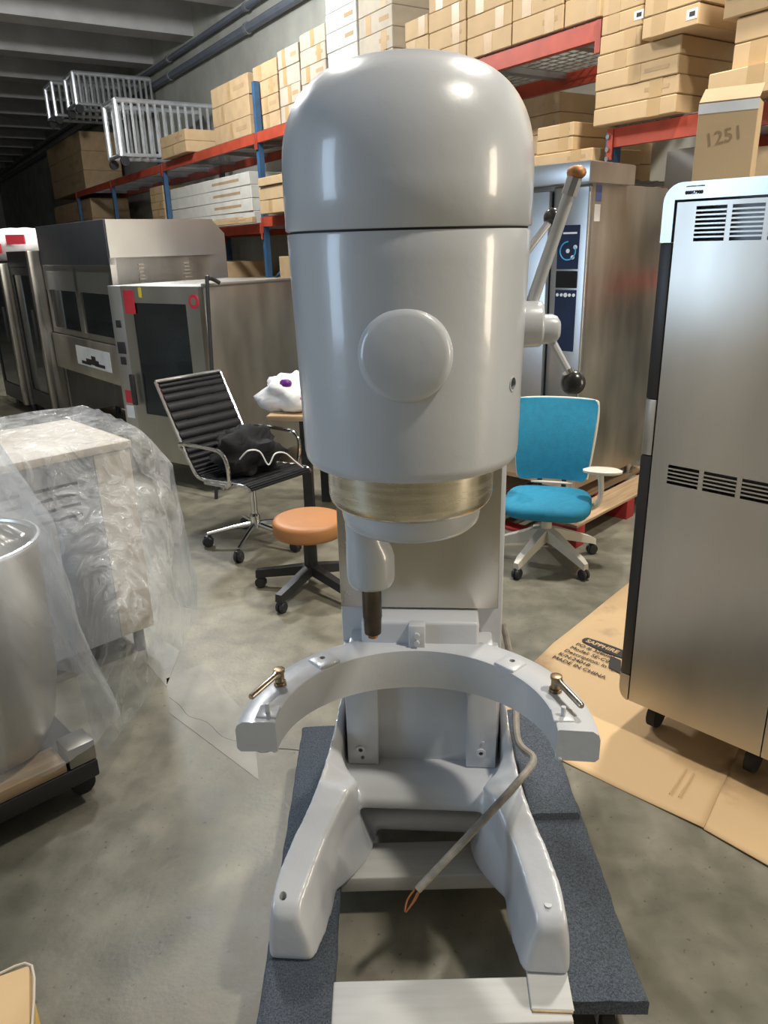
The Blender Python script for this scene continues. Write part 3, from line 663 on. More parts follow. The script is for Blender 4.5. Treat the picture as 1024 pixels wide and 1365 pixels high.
# crumpled jacket on the seat
def lump(name, cx, rx, ry, rz_, seed, m_, amp=.35, n=30, mm=18, freq=6, parent=None, base=None):
    mb = MB(); rings = []
    for i in range(1, mm):
        a = PI * i / mm; rg = []
        for j in range(n):
            t = 2 * PI * j / n; d = Vector((math.sin(a) * math.cos(t), math.sin(a) * math.sin(t), -math.cos(a)))
            k_ = 1 + amp * noise.noise(d * freq * .35 + Vector((seed, 0, 0))) + amp * .45 * noise.noise(d * freq + Vector((0, seed, 0)))
            p = Vector((d.x * rx, d.y * ry, d.z * rz_)) * k_
            if base is not None: p.z = max(p.z, base)
            rg.append(Vector(cx) + p)
        rings.append(rg)
    return mb.loft(rings).build(name, m_, parent, 75)
jk = lump('jacket', (0, 0, 0), .20, .17, .15, 3.1, M_CLOTH, .5, base=-.10)
jk.location = kc + Matrix.Rotation(kz, 3, 'Z') @ Vector((-.02, .02, .585)); tag(jk, 'crumpled black jacket lying on the ribbed office chair', 'jacket')
Rk = Matrix.Translation(kc) @ Matrix.Rotation(kz, 4, 'Z')
wc = MB().tube([Rk @ Vector(p) for p in ((-.16, -.10, .60), (-.14, -.16, .655), (-.08, -.19, .64), (-.05, -.22, .56), (-.01, -.24, .62), (.06, -.25, .61), (.12, -.265, .55), (.17, -.28, .50))], .0045, 6, 6).build('white_cable', M_BAG)
tag(wc, 'thin white cable looped over the jacket on the black chair', 'cable')

# tan stool
sc_ = G(417, 786, 0)
sl = thing('round_stool', 'round tan vinyl stool with black five-star caster base', 'stool', sc_, 0)
SZ = .42
MB().cyl((0, 0, SZ - .095), (0, 0, SZ), .19, n=40, prof=[(0, .165), (.08, .183), (.25, .19), (.75, .19), (.9, .183), (.97, .168), (1, .14)]).build('seat_cushion', M_TAN, sl, 50)
MB().cyl((0, 0, .1), (0, 0, SZ - .09), .026, n=18, prof=[(0, .05), (.12, .045), (.15, .036), (.75, .036), (.77, .024), (.97, .024), (.98, .1), (1, .1)]).build('stool_column', M_BLACK, sl)
MB().ball((.045, -.03, SZ - .115), .018, 12, 8).build('height_knob', M_CHROME, sl)
for i in range(5):
    a = math.radians(178 + 66 + 72 * i); a = math.radians(170 + 72 * i); p = Vector((math.cos(a), math.sin(a), 0)) * .29
    MB().loft([[Vector((math.cos(a) * r_, math.sin(a) * r_, 0)) + Vector((-math.sin(a), math.cos(a), 0)) * w_ * sx + Vector((0, 0, z)) for sx, z in ((-1, z0), (1, z0), (.8, z1), (-.8, z1))] for r_, w_, z0, z1 in ((0, .03, .105, .155), (.15, .026, .085, .13), (.31, .022, .062, .105))]).build('base_spoke', M_BLACK, sl, 60)
    caster_at(p, .03, sl)

# ================================================================== ovens and fridges, left
# combi oven facing the room
kd = Vector((-.83, .56, 0)).normalized(); kn = Vector((.56, .83, 0)).normalized()
ob_ = G(292, 630, .17); zb = .17; ob_.z = 0
co = thing('combi_oven', 'stainless combi oven with glass door, control strip and red stickers behind the black chair', 'oven', ob_, math.atan2(-kd.y, -kd.x))   # local -x leftwards along the front, +y into depth
wF = along(ob_ + Vector((0, 0, zb)), kd, 177); 
cT = onplane(268, 382, ob_, Vector((0, 1, 0))).z
MB().bbox((-wF, .03, zb), (0, 1.25, cT), .006).build('oven_body', M_STEELG, co)
MB().bbox((-wF, -.015, zb), (-wF + .15, .03, cT), .004).build('control_strip', M_HOOD, co)
gl = (-wF + .27, -.14, .55, cT - .12)
dp = panel('oven_door', -wF + .155, -.004, zb + .02, cT, -.02, .05, [gl], M_STEELG, co)
MB().box((gl[0], -.012, gl[2]), (gl[1], .02, gl[3])).build('door_glass', M_GLASSD, dp)
MB().bbox((-wF + .175, -.07, .62), (-wF + .225, -.045, .86), .01).build('door_handle', M_BLACK, dp)
MB().box((-wF + .185, -.024, cT - .20), (-wF + .30, -.0205, cT - .03)).build('red_sticker', M_REDP, dp)
MB().box((-wF + .36, -.024, cT - .08), (-wF + .39, -.0205, cT - .01)).build('yellow_sticker', mat('yellow_tag', (.7, .6, .05), .6), dp)
MB().cyl((-.055, -.02, cT - .1), (-.055, -.024, cT - .1), .05, n=18).build('red_round_sticker', M_REDP, dp)
MB().cyl((-.055, -.0235, cT - .1), (-.055, -.0255, cT - .1), .026, n=16).build('sticker_centre', M_STEEL, dp)
for z, s in ((cT - .28, .028), (cT - .46, .045), (.95, .03)): MB().bbox((-wF + .075 - s, -.022, z - s), (-wF + .075 + s, -.0145, z + s), .004).build('control_button', M_BLACK, co)
MB().box((-wF + .04, -.018, .62), (-wF + .12, -.0155, .72)).build('warning_label', M_REDP, co)
MB().box((-wF + .03, -.018, .50), (-wF + .12, -.0155, .60)).build('white_label', M_PAPER, co)
for x in (-wF + .08, -.08):
    for y in (.1, 1.15): MB().cyl((x, y, 0), (x, y, zb + .003), .03, n=14, prof=[(0, .055), (.06, .055), (.1, .02), (.4, .02), (.42, .035), (1, .035)]).build('oven_foot', M_STEEL, co)
MB().tube([Vector((0, .02, cT + .005)), Vector((0, 1.25, cT + .005))], .014, 8).build('top_edge', M_STEELB, co)
# black rod hooked over the oven
rd = MB(); rp = Matrix.Translation(ob_) @ Matrix.Rotation(math.atan2(-kd.y, -kd.x), 4, 'Z')
rd.tube([rp @ Vector(p) for p in ((.05, -.10, .0), (.045, -.02, .8), (.04, .03, cT + .0), (.04, .05, cT + .05), (.04, .10, cT + .04), (.05, .14, cT + .018))], .014, 8, 6)
rd = rd.build('pole', M_BLACK); tag(rd, 'thin black pole with hooked top leaning on the combi oven', 'pole')

# rotisserie unit with hood
ed = Vector((-.63, .777, 0)).normalized(); en = Vector((.777, .63, 0)).normalized()
eb_ = G(184, 598, .12); eb_.z = 0
# push it back so it stands behind the combi oven
eb_ = eb_ + Vector(eb_).normalized() * .25
rt = thing('rotisserie_oven', 'tall rotisserie oven with dark glass front and curved stainless hood behind the combi oven', 'oven', eb_, math.atan2(-ed.y, -ed.x))
wR = along(eb_ + Vector((0, 0, .12)), ed, 92); rT = onplane(150, 292, eb_, Vector((0, 1, 0))).z
MB().box((-wR, .03, .85), (0, .9, rT - .06)).build('oven_body', M_STEELD, rt)
MB().box((-wR, .03, .12), (-wR + .05, .9, .85)).build('stand_panel', M_STEELD, rt)
MB().box((-.05, .03, .12), (0, .9, .85)).build('stand_panel', M_STEELD, rt)
MB().box((-wR, .5, .12), (0, .9, .85)).build('stand_back', M_STEELD, rt)
MB().bbox((-wR, -.03, rT - .36), (0, .03, rT), .004).build('top_fascia', mat('dark_fascia', (.045, .05, .058), .5), rt)
for i in range(2):
    x0 = -wR + .02 + i * (wR - .04) / 2; x1 = x0 + (wR - .04) / 2
    dd = panel('glass_door', x0, x1, .98, rT - .37, -.02, .045, [(x0 + .05, x1 - .05, 1.03, rT - .42)], M_STEEL, rt)
    MB().box((x0 + .05, -.005, 1.03), (x1 - .05, .012, rT - .42)).build('door_pane', M_GLASSD, dd)
MB().bbox((-wR, -.04, .62), (0, .03, .97), .006).build('lower_panel', M_STEELD, rt)
lb = MB().box((-wR * .62, -.044, .72), (-wR * .14, -.0405, .90)).build('panel_label', M_PAPER, rt)
for a_, b_, c_, d_ in ((.55, .42, .735, .765), (.48, .30, .745, .795), (.40, .34, .78, .83), (.36, .22, .74, .77)): MB().box((-wR * a_, -.046, c_), (-wR * b_, -.0442, d_)).build('label_print', M_INK, lb)
hd = MB(); hw = .95
hd.loft([[Vector((x, y, z)) for y, z in ((-.02, rT), (hw, rT), (hw + .12, rT - .12), (hw + .12, rT - .6), (-.02, rT - .6))] for x in (-wR, .0)]); hd.build('hood', M_HOOD, rt, 20)
MB().box((.0, -.02, rT - .30), (.02, hw, rT)).build('hood_lip', M_HOOD, rt)
for k in range(2):
    for i in range(7): MB().box((-.002, .22 + k * .42, rT - .37 - i * .03), (.006, .27 + k * .42, rT - .355 - i * .03)).build('vent_slot', M_STEELD, rt)
# dark upright fridges
def fridge(p, w_, label, top):
    f = thing('display_fridge', label, 'fridge', p, math.atan2(-ed.y, -ed.x))
    MB().box((-w_, .04, .1), (0, .8, top)).build('fridge_body', M_STEELD, f)
    MB().bbox((-.07, -.02, .1), (0, .05, top), .008).build('corner_post', M_STEEL, f)
    dd = panel('fridge_door', -w_, -.075, .12, top - .16, -.01, .04, [(-w_ + .07, -.14, .3, top - .24)], M_BLACK, f)
    MB().box((-w_ + .07, .0, .3), (-.14, .02, top - .24)).build('door_pane', M_GLASSD, dd)
    MB().box((-w_, -.015, top - .155), (-.075, .04, top)).build('fridge_header', M_BLACK, f)
    MB().bbox((-.13, -.05, .8), (-.105, -.02, 1.2), .006).build('door_handle', M_BLACKR, dd)
    for x in (-w_ + .08, -.08): MB().cyl((x, .1, 0), (x, .1, .11), .03, n=12).build('fridge_foot', M_BLACK, f); MB().cyl((x, .7, 0), (x, .7, .11), .03, n=12).build('fridge_foot', M_BLACK, f)
    return p, f, w_
fridge(eb_ + ed * (wR + .03) - en * .12, .80, 'dark glass-door fridge with pale steel corner post beside the rotisserie oven', 1.78)
p2, f2, w2 = fridge(eb_ + ed * (wR + .86) - en * .2, .85, 'dark fridge carrying the white woven bag', 1.66)
print('wR', wR, eb_, wF)
tb = lump('woven_bag', (0, 0, 0), .42, .38, .20, 9.3, M_TARP, .12, freq=4, base=-.17)
tb.location = Matrix.Translation(p2) @ Matrix.Rotation(math.atan2(-ed.y, -ed.x), 4, 'Z') @ Vector((-.45, .36, 1.845)); tag(tb, 'white woven sack with red print slumped on top of a dark fridge', 'sack')
for (dx, dy, dz, sx, sz) in ((.12, -.385, .06, .10, .05), (-.12, -.40, -.03, .07, .05)):
    MB().box((dx - sx, dy - .01, dz - sz), (dx + sx, dy + .02, dz + sz)).build('red_print', M_REDP, tb)

# table with carrier bag behind the black chair
tp0 = G(375, 560, .76); tb_ = thing('work_table', 'wooden-topped table with dark legs behind the black ribbed chair', 'table', (tp0.x, tp0.y + .24, 0), math.radians(-8))
MB().bbox((-.10, -.10, .72), (.72, .55, .755), .004).build('table_top', M_WOOD, tb_)
for x in (.13, .62):
    for y in (-.04, .48): MB().box((x - .03, y - .03, 0), (x + .03, y + .03, .72)).build('table_leg', M_BLACK, tb_)
bg = lump('carrier_bag', (0, 0, 0),   .20, .15, .13, 5.2, M_BAG, .40, freq=4, base=-.10)
bg.location = (tp0.x + .04, tp0.y + .34, .856); tag(bg, 'crumpled white plastic carrier bag with purple print on the table', 'bag')
for d, m_ in (((-.03, -.10, .085), M_PURPLE), ((-.09, -.09, .05), M_PURPLE), ((.08, -.135, -.01), M_PINK)):
    MB().ball(d, .042, 10, 6, (1, .6, .7)).build('bag_print', m_, bg)

# ================================================================== pallet rack
rack = thing('pallet_rack', 'long pallet rack with blue uprights and orange beams along the concrete wall', 'rack', (0, 0, 0))
POSTS = [1.2, 4.03, 7.0, 10.0, 14.05, 17.6, 21.0]; RF, RR = 4.49, 5.55
def rbox(a0, a1, b0, b1, z0, z1, bev=0):
    mb = MB(); pts = [(AB(a0, b0)), (AB(a1, b0)), (AB(a1, b1)), (AB(a0, b1))]
    return mb.prism([(p.x, p.y) for p in pts], z0, z1)
for a in POSTS:
    for b_ in (RF, RR):
        hh = 2.46 if (a < 4.1 and b_ == RF) else 3.75 if (b_ == RR or abs(a - 10) < .1) else 3.18
        rbox(a - .04, a + .04, b_, b_ + .07, 0, hh).build('upright', M_BLUER, rack)
    for z in (.4, 1.3):
        MB().cyl(AB(a, RF + .05, z), AB(a, RR + .03, z + .8), .018, n=8).build('brace', M_BLUER, rack)
rbox(4.215, 4.275, RF + .06, RR, 3.04, 3.15).build('end_tie', M_BLUER, rack)
LV = {0: (2.47, 1.55), 1: (3.16, 2.14), 2: (3.16, 2.14), 3: (3.16, 2.06), 4: (3.16, 2.06), 5: (3.16, 2.06)}
beam_m = M_ORANGE
for i in range(len(POSTS) - 1):
    a0, a1 = POSTS[i] + .04, POSTS[i+1] - .04
    for z in LV[i]:
        a0 = 4.21 if (i == 1 and z > 3) else POSTS[i] + .04
        for b_ in (RF - .01, RR):
            be = rbox(a0, a1, b_, b_ + .05, z - .12, z).build('beam', M_ORANGE, rack)
            for e0 in (a0 - .05, a1): rbox(e0, e0 + .05, b_ - .012, b_ - .002, z - .20, z - .002).build('beam_bracket', M_ORANGE, be)
        dk = MB()                                              # wire deck
        nA = int((a1 - a0) / .11)
        for k in range(nA + 1):
            a = a0 + (a1 - a0) * k / nA; q = rbox(a - .004, a + .004, RF, RR + .05, z + .001, z + .009); dk.add(q.v, q.f)
        for k in range(12):
            b_ = RF + .02 + k * (RR - RF) / 11; q = rbox(a0, a1, b_ - .004, b_ + .004, z + .009, z + .015); dk.add(q.v, q.f)
        o = dk.build('wire_deck', M_WIRE, rack); o['kind'] = 'stuff'
        for k in range(3):
            a = a0 + (a1 - a0) * (k + .5) / 3; rbox(a - .05, a + .05, RF + .04, RR, z - .05, z).build('deck_support', M_WIRE, rack)
for z in (2.42, 2.34, 2.28):
    MB().cyl(AB(4.03 - .0, RF - .02, z), AB(4.03, RF - .03, z), .016, n=10).build('beam_pin', M_WIRE, rack)

# ---- cartons on the rack
_cache = {}
def carton(a0, a1, b0, b1, z0, h, m_, label, group, tape=True, lab=False, jit=.006, rot=0, name='carton'):
    w_, d_ = a1 - a0, b1 - b0; key = (round(w_, 3), round(d_, 3), round(h, 4), m_.name)
    if key not in _cache: _cache[key] = MB().bbox((-w_/2, -d_/2, 0), (w_/2, d_/2, h - .003), .006, 1).mesh(name, m_)
    o = bpy.data.objects.new(name, _cache[key]); C.objects.link(o)
    Mx = Mab((a0 + a1) / 2 + random.uniform(-jit, jit), (b0 + b1) / 2 + random.uniform(-jit, jit) * .7, z0)
    o.matrix_world = Mx @ Matrix.Rotation(random.uniform(-.007, .007) + rot, 4, 'Z')
    tag(o, label, 'carton', group)
    if tape and m_ is not M_CARDW:
        k2 = ('t', *key)
        if k2 not in _cache: _cache[k2] = MB().box((-.05, d_/2 + .0005, h * .02), (.05, d_/2 + .0015, h * .97)).mesh('packing_tape', M_TAPE)
        t = bpy.data.objects.new('packing_tape', _cache[k2]); C.objects.link(t); t.parent = o; t.location.x = random.choice((-.25, 0, .2)) * w_
    if lab:
        k3 = ('l', *key)
        if k3 not in _cache: _cache[k3] = MB().box((-w_ * .30 - .075, d_/2 + .0005, h * .3), (-w_ * .30, d_/2 + .0018, h * .75)).mesh('shipping_label', M_PAPER)
        t = bpy.data.objects.new('shipping_label', _cache[k3]); C.objects.link(t); t.parent = o
        k4 = ('p', *key)
        if k4 not in _cache: _cache[k4] = MB().box((-w_ * .30 - .06, d_/2 + .0019, h * .42), (-w_ * .30 - .02, d_/2 + .0024, h * .64)).mesh('label_print', M_INK)
        t2_ = bpy.data.objects.new('label_print', _cache[k4]); C.objects.link(t2_); t2_.parent = t
    elif random.random() < .6:
        k5 = ('f', *key)
        if k5 not in _cache: _cache[k5] = MB().box((-w_ * .40, d_/2 + .0005, h * .40), (-w_ * .12, d_/2 + .0014, h * .62)).mesh('faded_print', M_INKF)
        t = bpy.data.objects.new('faded_print', _cache[k5]); C.objects.link(t); t.parent = o
    return o
NUM = ['', 'one', 'two', 'three', 'four', 'five', 'six', 'seven']; ORD = ['first', 'second', 'third', 'fourth', 'fifth', 'sixth', 'seventh']
def stack(px0, px1, ref_y, b0, depth, z0, n, h, m_, label, group, lab=(), shrink=0, shift=0):
    a1 = rk(px0, ref_y, b0)[0]; a0 = rk(px1, ref_y, b0)[0]
    for i in range(n):
        lb_ = label + (', ' + ('lowest of %s' % NUM[n] if i == 0 else 'topmost of %s' % NUM[n] if i == n - 1 else ORD[i] + ' up') if n > 1 else '')
        carton(a0, a1, b0, b0 + depth, z0 + i * h, h, m_, lb_, group, lab=(i in lab))
    return a0, a1
zR = 2.487
stack(792, 900, 140, 4.40, .72, zR, 4, .108, M_CARD, 'long flat brown carton in the lower stack on the right orange beam', 'flat cartons on the low right shelf')
stack(800, 853, 60, 4.41, .55, zR + .434, 3, .112, M_CARD, 'short flat brown carton with white label atop the long flat cartons', 'short labelled cartons', lab=(1, 2))
stack(855, 928, 60, 4.33, .70, zR + .434, 2, .118, M_CARD, 'flat brown labelled carton overhanging the shelf above the long flat cartons', 'overhanging labelled cartons', lab=(0, 1))
stack(868, 935, 20, 4.33, .60, zR + .434 + .237, 2, .14, M_CARD, 'plain brown carton topping the overhanging labelled cartons', 'top cartons right')
stack(830, 866, 20, 4.42, .45, zR + .434 + .338, 1, .13, M_CARD, 'small taped brown carton on the short labelled cartons', None)
stack(944, 1075, 100, 4.28, .75, zR, 1, .15, M_CARD, 'wide brown labelled carton at the base of the stack beside the aisle end', None, lab=(0,))
stack(978, 1095, 60, 4.33, .70, zR + .152, 2, .13, M_CARD, 'brown carton in the middle of the aisle-end stack', 'middle aisle-end cartons')
stack(962, 1090, 40, 4.31, .70, zR + .414, 1, .12, M_CARD, 'wide brown carton above the middle aisle-end cartons', None)
stack(955, 1100, 10, 4.26, .70, zR + .536, 3, .13, M_CARD, 'brown carton at the top of the aisle-end stack', 'top aisle-end cartons')
# lower shelf, right bay
for j, (x0, x1) in enumerate(((985, 1060),)):
    stack(x0, x1, 200, 4.55, .6, 1.567, 4, .17, M_CARDD, 'brown carton on the shadowed shelf under the orange beam', 'shadowed shelf cartons')
for i in range(3): carton(3.52, 3.95, 5.0, 5.48, 1.567 + i * .26, .26, M_CARDW, 'pale carton deep on the shadowed shelf behind the stainless oven, %s' % ('lowest of three', 'second up', 'topmost of three')[i], 'pale deep cartons')
# upper level, bay behind the head
zU = 3.176
for k, (x0, x1, n, h) in enumerate(((750, 796, 2, .165), (682, 748, 4, .155), (622, 680, 4, .150), (572, 620, 4, .15), (541, 571, 3, .155))):
    stack(x0, x1, 70 + (815 - x1) * .1, 4.47, .50, zU, n, h, M_CARD, ('brown carton on the upper shelf beside the blue upright', 'brown carton in the tall upper-shelf stack next to the upright stack', 'brown carton in the upper-shelf stack right above the domed head', 'brown carton in the upper stack left of the dome peak', 'brown carton ending the brown upper-shelf row')[k], 'upper shelf brown cartons %s' % 'ABCDE'[k])
for k, (x0, x1, n, h, m_) in enumerate(((480, 524, 5, .18, M_CARDG), (438, 478, 6, .18, M_CARDW), (402, 436, 5, .17, M_CARDG), (372, 400, 4, .2, M_CARDG), (338, 370, 4, .19, M_CARDD))):
    stack(x0, x1, 110, 4.58, .44, zU, n, h, m_, ('greyish carton in the stack beside the brown upper row', 'pale carton in the tallest upper-shelf stack', 'greyish carton beside the tallest pale stack', 'greyish carton in the stack next to the far upright', 'brown carton in the stack over the far upright')[k], 'upper shelf pale cartons %s' % 'ABCDE'[k])
stack(284, 334, 160, 4.58, .8, zU, 3, .25, M_CARDD, 'large brown carton past the far upright on the upper shelf', 'far brown cartons')
stack(512, 560, 60, 5.08, .42, zU, 4, .3, mat('pink_carton', (.60, .40, .32), .8), 'pinkish carton behind the front row on the upper shelf', 'pinkish rear cartons')
stack(563, 640, 30, 5.08, .42, zU, 4, .35, M_CARDG, 'greyish carton high behind the brown upper row', 'grey rear cartons')
stack(212, 246, 180, 4.35, .7, zU, 2, .16, M_CARD, 'small brown carton beside the white wheeled frames', 'small cartons by the frames')
# level under the upper beam
zL = 2.156
stack(708, 790, 205, 4.42, .52, zL, 2, .105, M_CARD, 'yellow-brown flat carton resting just above the oven hood', 'flat cartons above the oven')
stack(716, 764, 180, 4.44, .50, zL + .212, 2, .095, M_CARD, 'short flat carton on the flat cartons above the oven', 'short cartons above the oven')
stack(690, 745, 150, 5.0, .5, zL, 5, .15, M_CARDD, 'brown carton deep on the shelf behind the flat cartons', 'deep brown cartons')
stack(765, 815, 180, 5.02, .5, zL, 2, .16, M_CARDD, 'brown carton deep on the shelf behind the blue upright', 'deep upright cartons')
zF = 2.076
stack(219, 335, 260, 4.58, .8, zF, 4, .17, M_CARDW, 'long white flat carton in the stack on the far middle shelf', 'long white cartons', )
stack(200, 217, 260, 4.58, .5, zF, 6, .13, M_CARD, 'narrow brown carton beside the long white cartons', 'narrow brown cartons')
stack(346, 396, 270, 4.30, .6, zL + .003, 2, .16, M_CARD, 'brown carton overhanging the far middle shelf by the domed head', 'overhanging far cartons')
stack(345, 400, 255, 4.27, .6, zL + .325, 1, .10, M_CARD, 'flat brown carton lying on the overhanging far cartons', None)
stack(262, 335, 285, 4.36, .07, zF, 1, .08, M_CARD, 'long thin brown carton in front of the white cartons', None)
# ground level stock
for k, (a0, a1, n, h) in enumerate(((7.3, 8.5, 3, .4), (8.7, 9.8, 4, .38), (10.3, 11.6, 3, .4), (11.9, 13.4, 4, .36), (14.3, 15.6, 4, .4), (15.9, 17.2, 3, .45))):
    for i in range(n): carton(a0, a1, 4.60, 5.4, .12 + i * h, h, M_CARDD, ORD[i] + ' layer ' + ('brown carton on the ground shelf behind the mixer head', 'brown carton on the ground shelf by the far upright', 'brown carton on the ground shelf under the white cartons', 'brown carton on the ground shelf past the white cartons', 'brown carton on the far ground shelf', 'brown carton at the farthest ground shelf')[k], 'ground shelf cartons %s' % 'ABCDEF'[k])
    s_ = rbox(a0 - .05, a1 + .05, 4.5, 5.45, 0, .118).build('stock_pallet', M_WOOD)
    tag(s_, ('wooden pallet on the ground shelf behind the mixer head', 'wooden pallet on the ground shelf by the far upright', 'wooden pallet under the brown cartons below the white ones', 'wooden pallet past the white cartons', 'wooden pallet on the far ground shelf', 'wooden pallet at the farthest ground shelf')[k], 'pallet')
# far-left cartons by the frames
for k, (x0, x1, z, n, h) in enumerate(((62, 108, 3.18, 3, .42), (60, 110, 2.08, 2, .45))):
    stack(x0, x1, 200, 4.58, .9, z, n, h, M_CARDD, ('brown carton stacked under the wheeled frames', 'brown carton on the far middle shelf end')[k], 'far end cartons %s' % 'ABC'[k])
# white wheeled frames on the far upper shelf
def cart(px0, ytop, zb_, b0, b1, label, nb):
    a, zt_ = rk(px0, ytop, b0); r_ = thing('wheeled_frame', label, 'cart', (0, 0, 0)); dA = .75
    for a_ in (a, a - dA):
        MB().tube([AB(a_, b0, zt_), AB(a_, b1, zt_)], .045, 8).build('top_rail', M_CARTW, r_)
        MB().tube([AB(a_, b0, zb_ + .18), AB(a_, b1, zb_ + .18)], .035, 8).build('bottom_rail', M_CARTW, r_)
        MB().tube([AB(a_, b0, zt_), AB(a_, b0, zb_ + .16)], .05, 8).build('corner_post', M_CARTW, r_)
        for k in range(nb):
            b_ = b0 + (b1 - b0) * (k + 1) / nb; MB().tube([AB(a_, b_, zt_), AB(a_, b_, zb_ + .18)], .026, 6).build('bar', M_CARTW, r_)
        for b_ in (b0 + .05, b1 - .05): MB().cyl(AB(a_ - .03, b_, zb_ + .08), AB(a_ + .03, b_, zb_ + .08), .08, n=12).build('caster', M_BLACK, r_)
    MB().tube([AB(a, b0, zt_), AB(a - dA, b0, zt_)], .035, 8).build('end_rail', M_CARTW, r_)
    MB().tube([AB(a, b0, zb_ + .18), AB(a - dA, b0, zb_ + .18)], .035, 8).build('end_rail', M_CARTW, r_)
cart(138, 142, zU, 4.0, 5.8, 'white barred wheeled frame on the orange beam near the small cartons', 13)
cart(86, 106, zU + 1.28, 4.1, 5.68, 'white barred wheeled frame stacked behind on the brown cartons', 14)
cart(60, 118, zU + 1.28, 4.0, 5.5, 'barred wheeled frame farthest along on the brown cartons', 10)

# ================================================================== plastic-wrapped machine, left foreground
wx = Vector((.72, .69, 0)).normalized(); wy = Vector((-.69, .72, 0)).normalized()
wr = G(203, 812, .2); wr.z = 0; zt_w = onplane(172, 586, wr, Vector((0, 1, 0))).z
mc = thing('ice_machine', 'beige and grey boxy machine with side louvers under clear plastic', 'machine', wr, math.atan2(wx.y, wx.x))   # local -x leftwards on the louvered face, +y away
slots = [(-.42 - k * .23, -.24 - k * .23, zt_w - .142 - i * .045, zt_w - .128 - i * .045) for k in range(2) for i in range(4)]
MB().bbox((-.95, .10, .12), (-.16, .62, zt_w - .03), .006).build('machine_body', M_GREYP, mc)
panel('louver_panel', -.95, -.16, .12, zt_w - .03, .0, .006, slots, M_GREYP, mc)
MB().box((-.95, .006, .12), (-.94, .10, zt_w - .03)).build('end_flange', M_GREYP, mc)
MB().box((-.94, .006, .12), (-.16, .10, .13)).build('bottom_flange', M_GREYP, mc)
MB().bbox((-.16, -.004, .12), (.0, .62, zt_w - .03), .006).build('corner_panel', M_BEIGE, mc)
MB().bbox((-.96, -.012, zt_w - .035), (.008, .63, zt_w), .006).build('machine_top', M_BEIGE, mc)
for x in (-.9, -.06):
    for y in (.05, .55): MB().cyl((x, y, 0), (x, y, .123), .025, n=12).build('machine_foot', M_BLACK, mc)
# dolly with timber in front of it
dc = G(130, 1008, .16); dc.z = 0
dw = thing('flat_dolly', 'black caster dolly with a timber on it under the plastic-wrapped bowl', 'dolly', dc, math.atan2(wx.y, wx.x))
MB().bbox((-.75, .0, .085), (0, .55, .150), .008).build('dolly_deck', M_BLACK, dw)
MB().bbox((-.75, .005, .151), (-.10, .12, .192), .004).build('timber', M_WOOD, dw)
MB().bbox((-.09, .005, .151), (.0, .10, .225), .004).build('steel_foot', M_STEELD, dw)
for x in (-.04, -.68):
    for y in (.07, .48):
        cs = MB().box((x - .03, y - .03, .07), (x + .03, y + .03, .086)).build('caster_plate', M_GREYP, dw)
        MB().cyl((x, y - .014, .04), (x, y + .014, .04), .04, n=18).build('caster_wheel', M_BLACKR, cs)
bc_ = AtY(-62, 728, 2.10)
bl = thing('mixing_bowl', 'stainless mixing bowl with bright rim under cloudy plastic on the flat dolly', 'bowl', (bc_.x, bc_.y, 0), 0)
zr = bc_.z
MB().cyl((0, 0, .193), (0, 0, zr), .25, n=44, prof=[(0, .12), (.02, .14), (.15, .185), (.35, .213), (.7, .225), (.985, .230), (.99, .225), (.7, .217), (.35, .205), (.15, .175), (.05, .1)]).build('bowl_wall', M_STEELD, bl, 40)
MB().tube([Vector((.232 * math.cos(a * PI / 24), .232 * math.sin(a * PI / 24), zr - .002)) for a in range(49)], .011, 8).build('bowl_rim', M_STEELB, bl)
# clear film: a draped tent over the machine
def drape(name, levels, m_, amp, label, seed, n=96, sub=9):
    rings = []
    def resample(poly):
        P_ = [Vector((*p, 0)) for p in poly]; m_ = len(P_); pts = []
        for i in range(m_):
            a, b, c, d = P_[(i-1) % m_], P_[i], P_[(i+1) % m_], P_[(i+2) % m_]
            k = n // m_
            for j in range(k):
                t = j / k; cr_ = .5 * ((2*b) + (c-a)*t + (2*a-5*b+4*c-d)*t*t + (3*b-a-3*c+d)*t**3); pts.append(cr_.lerp(b.lerp(c, t), .55))
        return pts
    LR = [(z, resample(p)) for z, p in levels]
    for i in range(len(LR) - 1):
        for s in range(sub):
            t = s / sub; rings.append([Vector((a.x + (b.x-a.x)*t, a.y + (b.y-a.y)*t, LR[i][0] + (LR[i+1][0]-LR[i][0])*t)) for a, b in zip(LR[i][1], LR[i+1][1])])
    rings.append([Vector((p.x, p.y, LR[-1][0])) for p in LR[-1][1]])
    cen = sum((p for r in rings for p in r), Vector()) / (len(rings) * len(rings[0]))
    for i, r in enumerate(rings):
        k = min(1, i / 10)
        for p in r:
            d = Vector((p.x - cen.x, p.y - cen.y, 0)).normalized()
            f1 = noise.noise(Vector((p.x * 5, p.y * 5, p.z * 2.2 + seed))); f2 = noise.noise(Vector((p.x * 15, p.y * 15, p.z * 7 + seed))); f3 = 1 - abs(noise.noise(Vector((p.x * 8 + p.z * 3, p.y * 8, seed)))) * 2
            p += d * (amp * k * (f1 + .75 * f2 + .6 * f3)) + Vector((0, 0, .012 * f2 * (1 - k) + .03 * f1 * (i == len(rings) - 1)))
    mb = MB(); mb.loft(rings, cap=False); n_ = len(rings[0]); off = len(mb.v)
    mb.f.append(tuple(range(n_ - 1, -1, -1)))
    return tag(mb.build(name, m_, None, 80), label, 'plastic sheet')
def wl(x, y): p = wr + wx * x + wy * y; return (p.x, p.y)
back_ = [wl(-1.08, .3), wl(-1.08, .74), wl(-.4, .76), wl(.13, .74)]
top = [wl(.05, -.05), wl(-.3, -.04), wl(-.65, -.04), wl(-1.0, -.04)] + back_
mid = [wl(.14, -.11), wl(-.26, -.10), wl(-.62, -.07), wl(-1.08, -.07)] + back_
g2 = lambda x, y, z: (G(x, y, z).x, G(x, y, z).y)
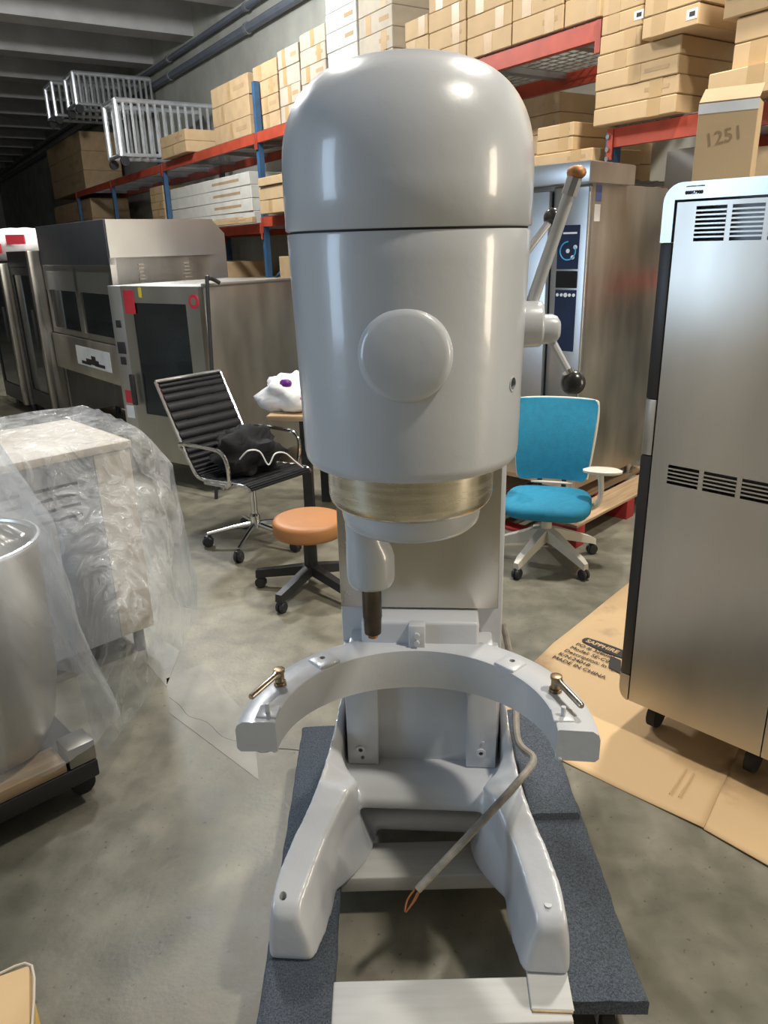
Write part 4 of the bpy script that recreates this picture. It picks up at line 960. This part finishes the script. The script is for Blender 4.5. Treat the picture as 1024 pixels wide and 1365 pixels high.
low = [wl(.12, -.14), g2(172, 850, .52), wl(-.50, -.09), wl(-1.10, -.08)] + [wl(-1.1, .3), wl(-1.06, .72), wl(-.4, .74), wl(.14, .72)]
bot = [wl(.12, -.17), g2(138, 1000, .19), wl(-.46, -.10), wl(-1.1, -.08)] + [wl(-1.1, .3), wl(-1.06, .72), wl(-.4, .74), wl(.12, .70)]
drape('clear_plastic_cover', [(zt_w + .03, top), (zt_w - .12, mid), (.55, low), (.19, bot)], M_FILM, .026, 'clear crinkled plastic sheet draped over the beige machine', 2.0)
bp_ = [(bc_.x + r_ * math.cos(t), bc_.y + r_ * math.sin(t)) for r_, t in [(.292, k * PI / 4) for k in range(8)]]
bp2 = [(bc_.x + r_ * math.cos(t), bc_.y + r_ * math.sin(t)) for r_, t in [((.34, .31, .29, .29, .30, .33, .33, .34)[k], k * PI / 4) for k in range(8)]]
bp3 = [(bc_.x + r_ * math.cos(t), bc_.y + r_ * math.sin(t)) for r_, t in [((.40, .35, .30, .29, .30, .33, .34, .38)[k], k * PI / 4) for k in range(8)]]
apex = [(bc_.x - .05 + .07 * math.cos(k * PI / 4), bc_.y + .25 + .07 * math.sin(k * PI / 4)) for k in range(8)]
drape('cloudy_plastic_cover', [(zr + .33, apex), (zr + .02, bp_), (.58, bp2), (.30, bp3)], M_FILM2, .016, 'cloudy plastic sheet hanging over the steel mixing bowl', 6.0)

# yellow carton at the near left
yb = G(38, 1385, .22); yc = thing('yellow_crate', 'yellow-orange board crate with plastic edge on the floor near the plastic-wrapped machine', 'crate', (yb.x, yb.y, 0), math.radians(24))
MB().bbox((-.5, .0, .002), (0, .17, .22), .006).build('crate_wall', M_YEL, yc)
MB().bbox((-.5, .0, .16), (.006, .175, .235), .008).build('crate_lid', M_CARD, yc)
MB().tube([Vector((.008, .0, .232)), Vector((.010, .17, .232)), Vector((-.06, .18, .232))], .003, 6, 4).build('plastic_edge', M_BEIGE, yc)
MB().box((-.10, -.002, .06), (-.095, .0005, .2)).build('crate_slit', M_INK, yc)
